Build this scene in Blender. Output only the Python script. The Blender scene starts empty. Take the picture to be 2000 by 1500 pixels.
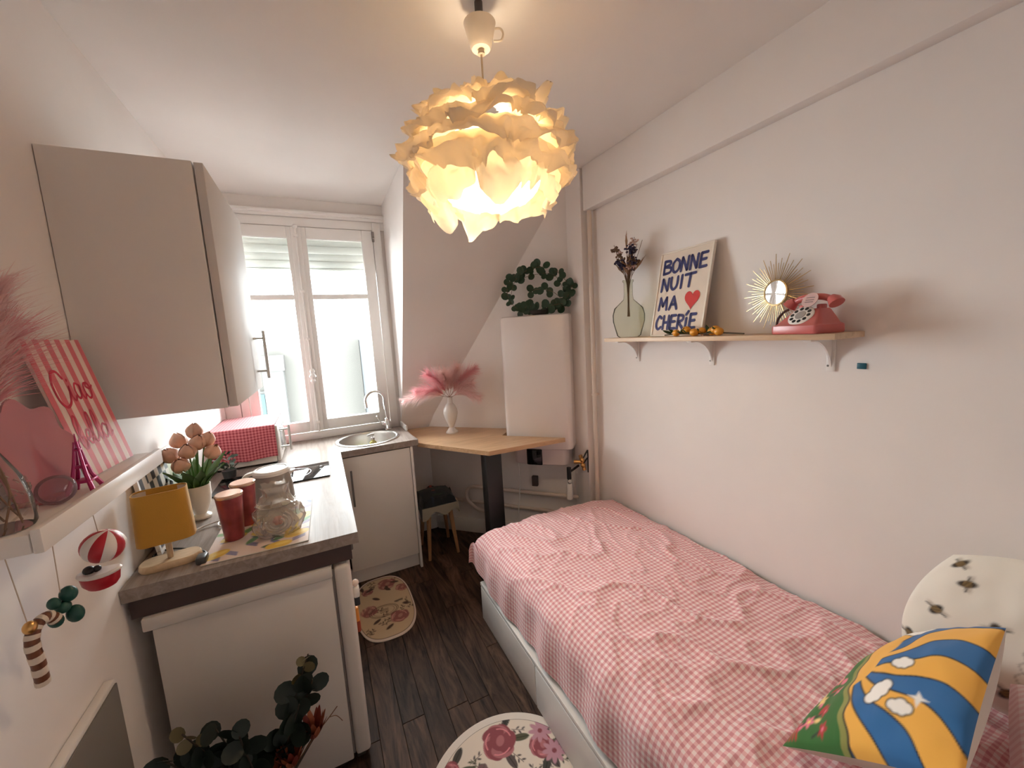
import bpy, bmesh, math, random
import numpy as np
from mathutils import Vector, Matrix, noise as mnoise

PI = math.pi
random.seed(7)
SC = bpy.context.scene
COL = SC.collection

# ------------------------------------------------------------------ camera
CAM_F = 770.0                      # focal length in pixels of the 2000 px wide frame
CAM_H = 1.56
def _camera():
    a, b, c = 0.12788, -0.449395, -0.056887
    rz = Matrix(((math.cos(c), -math.sin(c), 0), (math.sin(c), math.cos(c), 0), (0, 0, 1)))
    rx = Matrix(((1, 0, 0), (0, math.cos(a), -math.sin(a)), (0, math.sin(a), math.cos(a))))
    ry = Matrix(((math.cos(b), 0, math.sin(b)), (0, 1, 0), (-math.sin(b), 0, math.cos(b))))
    mt = (rz @ rx @ ry).transposed()
    cols = []
    for cv in (Vector((1, 0, 0)), Vector((0, -1, 0)), Vector((0, 0, -1))):
        w = mt @ cv
        cols.append((w.x, w.z, -w.y))
    m = Matrix(cols).transposed().to_4x4()
    m.translation = (0, 0, CAM_H)
    cd = bpy.data.cameras.new('camera')
    cd.sensor_fit = 'HORIZONTAL'; cd.sensor_width = 36.0
    cd.lens = CAM_F / 2000 * 36
    cd.clip_start = 0.02; cd.clip_end = 200
    co = bpy.data.objects.new('camera', cd)
    COL.objects.link(co); co.matrix_world = m
    SC.camera = co
_camera()

# ------------------------------------------------------------------ world, lights, exposure
W = bpy.data.worlds.new('World'); SC.world = W; W.use_nodes = True
_bg = W.node_tree.nodes['Background']
_bg.inputs[0].default_value = (0.94, 0.97, 1.0, 1)
_bg.inputs[1].default_value = 22.0
SC.view_settings.view_transform = 'Standard'
SC.view_settings.look = 'None'
SC.view_settings.gamma = 1.0
SC.view_settings.use_curve_mapping = False
SC.view_settings.exposure = 0.54
LAMP_W = 9.0
def _portal():
    ld = bpy.data.lights.new('window_portal', 'AREA'); ld.shape = 'RECTANGLE'
    ld.size = 1.0; ld.size_y = 1.55; ld.cycles.is_portal = True
    lo = bpy.data.objects.new('window_portal', ld); COL.objects.link(lo)
    lo.location = (-0.005, 3.34, 1.65); lo.rotation_euler = (-PI / 2, 0, 0)
_portal()
SC.cycles.max_bounces = 12
SC.cycles.diffuse_bounces = 8
SC.cycles.glossy_bounces = 4
SC.cycles.transmission_bounces = 6
SC.cycles.transparent_max_bounces = 16
SC.cycles.sample_clamp_indirect = 8.0
SC.cycles.caustics_reflective = False
SC.cycles.caustics_refractive = False
SC.cycles.use_denoising = True

# ------------------------------------------------------------------ mesh helpers
class B:
    """collects shapes into one bmesh"""
    def __init__(s):
        s.bm = bmesh.new()
        s.uv = s.bm.loops.layers.uv.new('UVMap')
    def _xf(s, verts, m):
        if m is not None:
            for v in verts: v.co = m @ v.co
    def box(s, x0, x1, y0, y1, z0, z1, bev=0.0, seg=2, m=None):
        r = bmesh.ops.create_cube(s.bm, size=1.0)
        vs = r['verts']
        for v in vs:
            v.co = Vector(((x0 + x1) / 2 + v.co.x * (x1 - x0), (y0 + y1) / 2 + v.co.y * (y1 - y0), (z0 + z1) / 2 + v.co.z * (z1 - z0)))
        if bev > 0:
            es = list({e for v in vs for e in v.link_edges})
            rr = bmesh.ops.bevel(s.bm, geom=es, offset=bev, segments=seg, affect='EDGES', profile=0.5)
            vs = list({v for f in rr['faces'] for v in f.verts} | {v for v in vs if v.is_valid})
        s._xf(vs, m)
        return s
    def rings(s, rings, closed_ring=True, cap0=True, cap1=True, loop=False):
        vr = [[s.bm.verts.new(p) for p in r] for r in rings]
        n = len(vr[0])
        L = len(vr)
        for i in range(L if loop else L - 1):
            a, b = vr[i], vr[(i + 1) % L]
            for j in range(n if closed_ring else n - 1):
                k = (j + 1) % n
                try: s.bm.faces.new((a[j], a[k], b[k], b[j]))
                except ValueError: pass
        if closed_ring and not loop:
            if cap0 and n > 2: s.bm.faces.new(list(reversed(vr[0])))
            if cap1 and n > 2: s.bm.faces.new(vr[-1])
        return s
    def tube(s, pts, r, n=8, closed=False, cap=True):
        pts = [Vector(p) for p in pts]
        L = len(pts)
        rs = r if isinstance(r, (list, tuple)) else [r] * L
        tang = []
        for i in range(L):
            a = pts[(i - 1) % L] if (closed or i > 0) else pts[i]
            b = pts[(i + 1) % L] if (closed or i < L - 1) else pts[i]
            t = (b - a)
            tang.append(t.normalized() if t.length > 1e-9 else Vector((0, 0, 1)))
        up = Vector((0, 0, 1)) if abs(tang[0].z) < 0.9 else Vector((1, 0, 0))
        u = tang[0].cross(up).normalized()
        rings = []
        for i in range(L):
            t = tang[i]
            u = (u - t * u.dot(t))
            if u.length < 1e-6: u = t.orthogonal()
            u.normalize(); w = t.cross(u)
            rings.append([pts[i] + (u * math.cos(2 * PI * k / n) + w * math.sin(2 * PI * k / n)) * rs[i] for k in range(n)])
        return s.rings(rings, cap0=cap, cap1=cap, loop=closed)
    def cyl(s, p0, p1, r0, r1=None, n=16):
        return s.tube([p0, p1], [r0, r0 if r1 is None else r1], n=n)
    def lathe(s, prof, c=(0, 0, 0), n=32, m=None, cap0=True, cap1=True):
        rings = []
        for r, z in prof:
            ring = [Vector((c[0] + r * math.cos(2 * PI * k / n), c[1] + r * math.sin(2 * PI * k / n), c[2] + z)) for k in range(n)]
            if m is not None: ring = [m @ p for p in ring]
            rings.append(ring)
        return s.rings(rings, cap0=cap0, cap1=cap1)
    def ball(s, c, r, nu=16, nv=10, m=None):
        rx, ry, rz = r if isinstance(r, (list, tuple)) else (r, r, r)
        rings = []
        for i in range(nv + 1):
            a = -PI / 2 + PI * i / nv
            ca, sa = max(math.cos(a), 0.02), math.sin(a)
            ring = [Vector((rx * ca * math.cos(2 * PI * k / nu), ry * ca * math.sin(2 * PI * k / nu), rz * sa)) for k in range(nu)]
            if m is not None: ring = [m @ p for p in ring]
            rings.append([Vector(c) + p for p in ring])
        return s.rings(rings)
    def prism(s, poly, z0, z1, bev=0.0, m=None):
        a = [s.bm.verts.new((x, y, z0)) for x, y in poly]
        b = [s.bm.verts.new((x, y, z1)) for x, y in poly]
        n = len(poly)
        fs = [s.bm.faces.new(list(reversed(a))), s.bm.faces.new(b)]
        for i in range(n):
            j = (i + 1) % n
            fs.append(s.bm.faces.new((a[i], a[j], b[j], b[i])))
        vs = a + b
        if bev > 0:
            es = [e for e in {e for v in vs for e in v.link_edges}]
            rr = bmesh.ops.bevel(s.bm, geom=es, offset=bev, segments=2, affect='EDGES', profile=0.5)
            vs = list({v for f in rr['faces'] for v in f.verts} | {v for v in vs if v.is_valid})
        s._xf(vs, m)
        return s
    def grid(s, fn, nu, nv, uvfn=None, closeu=False):
        vs = [[s.bm.verts.new(fn(i / nu, j / nv)) for j in range(nv + 1)] for i in range(nu if closeu else nu + 1)]
        for i in range(nu):
            i2 = (i + 1) % nu if closeu else i + 1
            for j in range(nv):
                f = s.bm.faces.new((vs[i][j], vs[i2][j], vs[i2][j + 1], vs[i][j + 1]))
                if uvfn:
                    for lp, (a, b) in zip(f.loops, ((i, j), (i + 1, j), (i + 1, j + 1), (i, j + 1))):
                        lp[s.uv].uv = uvfn(a / nu, b / nv)
        return s
    def poly(s, pts):
        s.bm.faces.new([s.bm.verts.new(p) for p in pts]); return s
    def mesh(s, name, smooth=True, angle=38):
        bmesh.ops.recalc_face_normals(s.bm, faces=s.bm.faces)
        me = bpy.data.meshes.new(name)
        s.bm.to_mesh(me); s.bm.free()
        if smooth:
            me.shade_smooth(); me.set_sharp_from_angle(angle=math.radians(angle))
        return me

def crom(pts, k=6, closed=False):
    """Catmull-Rom through pts"""
    P = [Vector(p) for p in pts]; L = len(P); out = []
    rng = range(L) if closed else range(L - 1)
    for i in rng:
        p0 = P[(i - 1) % L] if (closed or i > 0) else P[i]
        p1 = P[i]; p2 = P[(i + 1) % L]
        p3 = P[(i + 2) % L] if (closed or i < L - 2) else p2
        for j in range(k):
            t = j / k
            out.append(0.5 * ((2 * p1) + (p2 - p0) * t + (2 * p0 - 5 * p1 + 4 * p2 - p3) * t * t + (3 * p1 - p0 - 3 * p2 + p3) * t ** 3))
    if not closed: out.append(P[-1])
    return out

def obj(name, b, mat, parent=None, world=False, smooth=True, angle=38, kind=None, label=None):
    me = b.mesh(name, smooth, angle) if isinstance(b, B) else b
    o = bpy.data.objects.new(name, me)
    if mat is not None and not me.materials: me.materials.append(mat)
    COL.objects.link(o)
    if parent is not None:
        o.parent = parent
        if world:
            pm = Matrix.LocRotScale(parent.location, parent.rotation_euler, parent.scale)
            if parent.parent is not None:
                g = parent.parent
                if parent.type == 'EMPTY' or True:
                    gm = Matrix.LocRotScale(g.location, g.rotation_euler, g.scale)
                    pm = gm @ parent.matrix_parent_inverse @ pm
            o.matrix_parent_inverse = pm.inverted()
    if kind: o['kind'] = kind
    if label: o['label'] = label
    return o

def tag(o, label, cat, group=None):
    o['label'] = label; o['category'] = cat
    if group: o['group'] = group
    return o
def thing(name, label, cat, loc=(0, 0, 0), rotz=0, group=None):
    o = bpy.data.objects.new(name, None); COL.objects.link(o)
    o.empty_display_size = 0.05
    o.location = loc; o.rotation_euler = (0, 0, rotz)
    return tag(o, label, cat, group)
def struct(name, b, mat, parent=None, smooth=True):
    o = obj(name, b, mat, parent, smooth=smooth, world=parent is not None)
    o['kind'] = 'structure'
    return o
def inst(name, me, parent, mtx):
    o = bpy.data.objects.new(name, me); COL.objects.link(o)
    o.parent = parent; o.matrix_local = mtx
    return o
def frame_from(p, d, up=Vector((0, 0, 1)), roll=0.0, scale=1.0):
    """matrix whose +Y runs along d"""
    y = Vector(d).normalized()
    x = y.cross(up)
    if x.length < 1e-4: x = y.orthogonal()
    x.normalize(); z = x.cross(y)
    m = Matrix((x, y, z)).transposed().to_4x4() @ Matrix.Rotation(roll, 4, 'Y')
    m = m @ Matrix.Scale(scale, 4)
    m.translation = p
    return m

# ------------------------------------------------------------------ materials
MATS = {}
def _new(name):
    m = bpy.data.materials.new(name); m.use_nodes = True
    nt = m.node_tree
    return m, nt, nt.nodes['Principled BSDF']
def mat(name, col=(0.8, 0.8, 0.8), rough=0.5, metal=0.0, bump=0.0, bscale=60.0, var=0.0, vscale=6.0, spec=0.5, coat=0.0, sheen=0.0, emis=None, sss=0.0, stretch=(1, 1, 1)):
    if name in MATS: return MATS[name]
    m, nt, p = _new(name)
    p.inputs['Base Color'].default_value = (*col, 1)
    p.inputs['Roughness'].default_value = rough
    p.inputs['Metallic'].default_value = metal
    p.inputs['Specular IOR Level'].default_value = spec
    if coat: p.inputs['Coat Weight'].default_value = coat; p.inputs['Coat Roughness'].default_value = 0.06
    if sheen: p.inputs['Sheen Weight'].default_value = sheen
    if sss: p.inputs['Subsurface Weight'].default_value = sss; p.inputs['Subsurface Radius'].default_value = (0.02, 0.01, 0.008)
    if emis:
        p.inputs['Emission Color'].default_value = (*emis[0], 1); p.inputs['Emission Strength'].default_value = emis[1]
    if var or bump:
        tc = nt.nodes.new('ShaderNodeTexCoord')
        mp = nt.nodes.new('ShaderNodeMapping'); mp.inputs['Scale'].default_value = stretch
        nt.links.new(tc.outputs['Object'], mp.inputs['Vector'])
    if var:
        nz = nt.nodes.new('ShaderNodeTexNoise'); nz.inputs['Scale'].default_value = vscale; nz.inputs['Detail'].default_value = 5
        nt.links.new(mp.outputs[0], nz.inputs['Vector'])
        rp = nt.nodes.new('ShaderNodeValToRGB')
        rp.color_ramp.elements[0].position = 0.3; rp.color_ramp.elements[1].position = 0.7
        rp.color_ramp.elements[0].color = (*[c * (1 - var) for c in col], 1)
        rp.color_ramp.elements[1].color = (*[min(1, c * (1 + var * 0.6)) for c in col], 1)
        nt.links.new(nz.outputs['Fac'], rp.inputs[0]); nt.links.new(rp.outputs[0], p.inputs['Base Color'])
    if bump:
        nb = nt.nodes.new('ShaderNodeTexNoise'); nb.inputs['Scale'].default_value = bscale; nb.inputs['Detail'].default_value = 4
        nt.links.new(mp.outputs[0], nb.inputs['Vector'])
        bp = nt.nodes.new('ShaderNodeBump'); bp.inputs['Strength'].default_value = bump; bp.inputs['Distance'].default_value = 0.004
        nt.links.new(nb.outputs['Fac'], bp.inputs['Height']); nt.links.new(bp.outputs[0], p.inputs['Normal'])
    MATS[name] = m
    return m

def wood(name, c0, c1, rough=0.4, stretch=(30, 2, 30), scale=1.0, bump=0.15, rnd=0.0, dist=1.5, spec=0.5):
    if name in MATS: return MATS[name]
    m, nt, p = _new(name)
    p.inputs['Roughness'].default_value = rough; p.inputs['Specular IOR Level'].default_value = spec
    tc = nt.nodes.new('ShaderNodeTexCoord'); mp = nt.nodes.new('ShaderNodeMapping')
    mp.inputs['Scale'].default_value = stretch
    nt.links.new(tc.outputs['Object'], mp.inputs['Vector'])
    nz = nt.nodes.new('ShaderNodeTexNoise'); nz.inputs['Scale'].default_value = scale; nz.inputs['Detail'].default_value = 8; nz.inputs['Distortion'].default_value = dist
    nz.inputs['Roughness'].default_value = 0.65
    if rnd:
        oi = nt.nodes.new('ShaderNodeObjectInfo'); ad = nt.nodes.new('ShaderNodeVectorMath'); ad.operation = 'MULTIPLY_ADD'
        cb = nt.nodes.new('ShaderNodeCombineXYZ')
        for k in range(3): nt.links.new(oi.outputs['Random'], cb.inputs[k])
        nt.links.new(cb.outputs[0], ad.inputs[0]); ad.inputs[1].default_value = (37, 91, 53); nt.links.new(mp.outputs[0], ad.inputs[2])
        nt.links.new(ad.outputs[0], nz.inputs['Vector'])
    else:
        nt.links.new(mp.outputs[0], nz.inputs['Vector'])
    rp = nt.nodes.new('ShaderNodeValToRGB')
    rp.color_ramp.elements[0].position = 0.32; rp.color_ramp.elements[1].position = 0.68
    rp.color_ramp.elements[0].color = (*c0, 1); rp.color_ramp.elements[1].color = (*c1, 1)
    nt.links.new(nz.outputs['Fac'], rp.inputs[0])
    out = rp.outputs[0]
    if rnd:
        hs = nt.nodes.new('ShaderNodeHueSaturation')
        mr = nt.nodes.new('ShaderNodeMapRange'); mr.inputs['To Min'].default_value = 1 - rnd; mr.inputs['To Max'].default_value = 1 + rnd
        nt.links.new(oi.outputs['Random'], mr.inputs['Value']); nt.links.new(mr.outputs[0], hs.inputs['Value'])
        nt.links.new(out, hs.inputs['Color']); out = hs.outputs[0]
    nt.links.new(out, p.inputs['Base Color'])
    bp = nt.nodes.new('ShaderNodeBump'); bp.inputs['Strength'].default_value = bump; bp.inputs['Distance'].default_value = 0.002
    nt.links.new(nz.outputs['Fac'], bp.inputs['Height']); nt.links.new(bp.outputs[0], p.inputs['Normal'])
    MATS[name] = m
    return m

def gingham(name, light, mid, dark, cell=0.011, rough=0.85, coord='UV'):
    """woven check: two sets of stripes crossing; cell = width of one stripe in metres"""
    if name in MATS: return MATS[name]
    m, nt, p = _new(name)
    p.inputs['Roughness'].default_value = rough
    p.inputs['Sheen Weight'].default_value = 0.25
    tc = nt.nodes.new('ShaderNodeTexCoord'); sp = nt.nodes.new('ShaderNodeSeparateXYZ')
    nt.links.new(tc.outputs[coord], sp.inputs[0])
    bits = []
    for k in (0, 1):
        d = nt.nodes.new('ShaderNodeMath'); d.operation = 'MULTIPLY'; d.inputs[1].default_value = PI / cell
        nt.links.new(sp.outputs[k], d.inputs[0])
        sn = nt.nodes.new('ShaderNodeMath'); sn.operation = 'SINE'; nt.links.new(d.outputs[0], sn.inputs[0])
        mr = nt.nodes.new('ShaderNodeMapRange'); mr.inputs['From Min'].default_value = -0.18; mr.inputs['From Max'].default_value = 0.18
        nt.links.new(sn.outputs[0], mr.inputs['Value']); bits.append(mr.outputs[0])
    ad = nt.nodes.new('ShaderNodeMath'); ad.operation = 'ADD'
    nt.links.new(bits[0], ad.inputs[0]); nt.links.new(bits[1], ad.inputs[1])
    hf = nt.nodes.new('ShaderNodeMath'); hf.operation = 'MULTIPLY'; hf.inputs[1].default_value = 0.5
    nt.links.new(ad.outputs[0], hf.inputs[0])
    rp = nt.nodes.new('ShaderNodeValToRGB')
    rp.color_ramp.elements[0].color = (*light, 1); rp.color_ramp.elements[1].color = (*dark, 1)
    e = rp.color_ramp.elements.new(0.5); e.color = (*mid, 1)
    nt.links.new(hf.outputs[0], rp.inputs[0]); nt.links.new(rp.outputs[0], p.inputs['Base Color'])
    nb = nt.nodes.new('ShaderNodeTexNoise'); nb.inputs['Scale'].default_value = 900
    nt.links.new(tc.outputs['Object'], nb.inputs['Vector'])
    bp = nt.nodes.new('ShaderNodeBump'); bp.inputs['Strength'].default_value = 0.15; bp.inputs['Distance'].default_value = 0.001
    nt.links.new(nb.outputs['Fac'], bp.inputs['Height']); nt.links.new(bp.outputs[0], p.inputs['Normal'])
    MATS[name] = m
    return m

def printed(name, rough=0.8, sheen=0.2, bump=0.1):
    """colour comes from the printed 'print' attribute of the mesh"""
    if name in MATS: return MATS[name]
    m, nt, p = _new(name)
    p.inputs['Roughness'].default_value = rough; p.inputs['Sheen Weight'].default_value = sheen
    at = nt.nodes.new('ShaderNodeAttribute'); at.attribute_name = 'print'
    nt.links.new(at.outputs['Color'], p.inputs['Base Color'])
    tc = nt.nodes.new('ShaderNodeTexCoord')
    nb = nt.nodes.new('ShaderNodeTexNoise'); nb.inputs['Scale'].default_value = 700
    nt.links.new(tc.outputs['Object'], nb.inputs['Vector'])
    bp = nt.nodes.new('ShaderNodeBump'); bp.inputs['Strength'].default_value = bump; bp.inputs['Distance'].default_value = 0.001
    nt.links.new(nb.outputs['Fac'], bp.inputs['Height']); nt.links.new(bp.outputs[0], p.inputs['Normal'])
    MATS[name] = m
    return m

def thin_glass(name, tint=(1, 1, 1), rough=0.02, refl=0.25, milk=0.0, milkcol=(0.9, 0.9, 0.9)):
    if name in MATS: return MATS[name]
    m = bpy.data.materials.new(name); m.use_nodes = True
    nt = m.node_tree; nt.nodes.clear()
    out = nt.nodes.new('ShaderNodeOutputMaterial')
    tr = nt.nodes.new('ShaderNodeBsdfTransparent'); tr.inputs[0].default_value = (*tint, 1)
    gl = nt.nodes.new('ShaderNodeBsdfGlossy'); gl.inputs['Roughness'].default_value = rough
    lw = nt.nodes.new('ShaderNodeLayerWeight'); lw.inputs[0].default_value = refl
    mx = nt.nodes.new('ShaderNodeMixShader')
    nt.links.new(lw.outputs['Fresnel'], mx.inputs[0])
    nt.links.new(tr.outputs[0], mx.inputs[1]); nt.links.new(gl.outputs[0], mx.inputs[2])
    last = mx.outputs[0]
    if milk:
        df = nt.nodes.new('ShaderNodeBsdfDiffuse'); df.inputs[0].default_value = (*milkcol, 1)
        m2 = nt.nodes.new('ShaderNodeMixShader'); m2.inputs[0].default_value = milk
        nt.links.new(last, m2.inputs[1]); nt.links.new(df.outputs[0], m2.inputs[2]); last = m2.outputs[0]
    nt.links.new(last, out.inputs[0])
    MATS[name] = m
    return m

def cloth_translucent(name, col, tcol, f=0.5, rough=0.9):
    if name in MATS: return MATS[name]
    m = bpy.data.materials.new(name); m.use_nodes = True
    nt = m.node_tree; nt.nodes.clear()
    out = nt.nodes.new('ShaderNodeOutputMaterial')
    df = nt.nodes.new('ShaderNodeBsdfDiffuse'); df.inputs[0].default_value = (*col, 1)
    tl = nt.nodes.new('ShaderNodeBsdfTranslucent'); tl.inputs[0].default_value = (*tcol, 1)
    mx = nt.nodes.new('ShaderNodeMixShader'); mx.inputs[0].default_value = f
    nt.links.new(df.outputs[0], mx.inputs[1]); nt.links.new(tl.outputs[0], mx.inputs[2])
    nt.links.new(mx.outputs[0], out.inputs[0])
    MATS[name] = m
    return m

WALL = mat('wall_paint', (0.82, 0.775, 0.745), 0.75, bump=0.12, bscale=35, var=0.03, vscale=3)
CEIL = mat('ceiling_paint', (0.85, 0.815, 0.785), 0.6, bump=0.15, bscale=14, var=0.03, vscale=2.5)
WHITEP = mat('white_gloss_paint', (0.80, 0.77, 0.74), 0.3, bump=0.06, bscale=25)
LAM = mat('white_laminate', (0.80, 0.76, 0.72), 0.35)
LAMGLOSS = mat('white_gloss_laminate', (0.66, 0.63, 0.60), 0.6, spec=0.04)
APPL = mat('appliance_enamel', (0.66, 0.62, 0.58), 0.3, bump=0.05, bscale=220)
CHROME = mat('chrome', (0.75, 0.75, 0.75), 0.12, 1.0)
STEEL = mat('brushed_steel', (0.62, 0.61, 0.58), 0.28, 1.0)
DARKSTEEL = mat('dark_steel', (0.20, 0.19, 0.18), 0.35, 0.8)
BLACK = mat('black_plastic', (0.012, 0.011, 0.011), 0.4)
BLACKGLASS = mat('black_glass', (0.01, 0.01, 0.01), 0.05)
BRASS = mat('brass', (0.65, 0.38, 0.14), 0.3, 1.0)
GOLD = mat('gold_wire', (0.60, 0.43, 0.22), 0.35, 1.0)
WPLAST = mat('white_plastic', (0.80, 0.77, 0.74), 0.4)
CERAM = mat('white_ceramic', (0.82, 0.79, 0.75), 0.2)
WORKTOP = wood('worktop_oak', (0.23, 0.185, 0.16), (0.37, 0.31, 0.275), 0.36, (22, 1.6, 22), 1.3, 0.08, spec=0.05)
DESKOAK = wood('desk_oak', (0.46, 0.28, 0.15), (0.66, 0.44, 0.26), 0.32, (3, 26, 26), 1.2, 0.1)
SHELFOAK = wood('shelf_oak', (0.52, 0.36, 0.23), (0.70, 0.52, 0.36), 0.45, (26, 2, 26), 1.2, 0.1)
PALEWOOD = wood('pale_birch', (0.55, 0.38, 0.22), (0.72, 0.54, 0.35), 0.45, (6, 30, 6), 1.5, 0.1)
STOOLWOOD = wood('stool_wood', (0.28, 0.14, 0.06), (0.42, 0.23, 0.11), 0.4, (20, 20, 3), 1.2, 0.1)
PLANK = wood('floor_planks', (0.009, 0.0045, 0.003), (0.115, 0.066, 0.045), 0.55, (13, 2.0, 13), 1.0, 0.3, rnd=0.4, dist=3.0, spec=0.2)
PANE = thin_glass('window_glass', (0.97, 0.99, 0.98), 0.01, 0.12)
# ------------------------------------------------------------------ the room
XL, XR, YW, YB, ZC = -0.58, 1.60, 3.10, -0.35, 2.53
SX = 0.52                                   # dormer cheek
def build_floor():
    fl = struct('floor', B().box(XL - 0.1, XR + 0.1, YB - 0.1, YW + 0.2, -0.10, -0.005), mat('subfloor', (0.03, 0.02, 0.015), 0.8))
    w, ln = 0.0908, 0.95
    pm = B().box(0, w - 0.0016, 0, ln - 0.002, -0.005, 0.0, bev=0.0012, seg=1).mesh('plank', False)
    pm.materials.append(PLANK)
    x = XL; c = 0
    cuts = {}
    while x < XR - 0.01:
        y = YB - random.random() * ln
        while y < YW:
            y0, y1 = max(y, YB), min(y + ln, YW)
            wx = min(w, XR - x)
            if y1 - y0 > 0.03:
                if y1 - y0 > ln - 1e-4 and wx > w - 1e-4: me = pm
                else:
                    me = B().box(0, wx - 0.0016, 0, y1 - y0 - 0.002, -0.005, 0.0, bev=0.0012, seg=1).mesh('plank', False)
                    me.materials.append(PLANK)
                inst('plank', me, fl, Matrix.Translation((x, y0, 0)))
            y += ln
        x += w; c += 1
build_floor()
struct('ceiling', B().box(XL - 0.1, XR + 0.1, YB - 0.1, YW + 0.25, ZC, ZC + 0.1), CEIL)
struct('wall_left', B().box(XL - 0.1, XL, YB - 0.1, YW + 0.25, -0.1, ZC), WALL)
struct('wall_right', B().box(XR, XR + 0.1, YB - 0.1, YW + 0.25, -0.1, ZC), WALL)
struct('wall_back', B().box(XL, XR, YB - 0.1, YB, -0.1, ZC), WALL)
# window wall with its opening
WX0, WX1, WZ0, WZ1 = -0.49, 0.48, 0.90, 2.40
def build_far():
    b = B()
    b.box(XL, WX0, YW, YW + 0.2, -0.1, ZC); b.box(WX1, SX, YW, YW + 0.2, -0.1, ZC)
    b.box(WX0, WX1, YW, YW + 0.2, -0.1, WZ0); b.box(WX0, WX1, YW, YW + 0.2, WZ1, ZC)
    struct('wall_far', b, WALL)
build_far()
# mansard slope beside the dormer (its left end is the dormer cheek), knee wall below
def build_slope():
    prof = [(2.262, ZC), (3.055, 0.96), (3.10, 0.84), (3.10, -0.1), (3.3, -0.1), (3.3, ZC)]
    b = B()
    b.rings([[(SX, y, z) for y, z in prof], [(XR + 0.1, y, z) for y, z in prof]])
    struct('wall_slope', b, WALL, smooth=False)
    poly = [(0.725, 3.10), (1.60, 2.225), (1.69, 2.225), (1.69, 3.15), (0.725, 3.15)]
    struct('wall_corner', B().prism(poly, -0.1, ZC), WALL, smooth=False)
build_slope()
# beam under the ceiling along the bed wall
struct('trim_1', B().box(1.542, XR, YB, 2.06, 2.275, ZC, bev=0.004), WALL)
# boards boxing in the pipes in the corner
struct('trim_2', B().box(1.535, XR, 2.075, 2.235, 0.0, ZC, bev=0.004), WALL)
# moulded rail over the window
def build_rail():
    b = B()
    b.box(XL, SX, 3.045, 3.10, 2.425, 2.445, bev=0.004)
    b.box(XL, SX, 3.065, 3.10, 2.405, 2.425)
    b.box(XL, SX, 3.075, 3.10, 2.350, 2.405, bev=0.002)
    struct('trim_3', b, WHITEP)
    struct('trim_4', B().box(XL, XL + 0.085, 3.06, 3.10, 0.90, 2.35, bev=0.004), WHITEP)
build_rail()
def base45():
    b = B(); m = Matrix.Rotation(-PI / 4, 4, 'Z')
    m.translation = (0.735, 3.075, 0)
    b.box(0, 1.18, -0.004, 0.008, 0.0, 0.115, bev=0.004, m=m)
    struct('baseboard_corner', b, WHITEP)
    struct('baseboard_far', B().box(SX, 0.73, 3.085, 3.10, 0, 0.115, bev=0.003), WHITEP)
    struct('baseboard_right', B().box(1.585, XR, YB, 2.06, 0, 0.08, bev=0.003), WHITEP)
base45()

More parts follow.
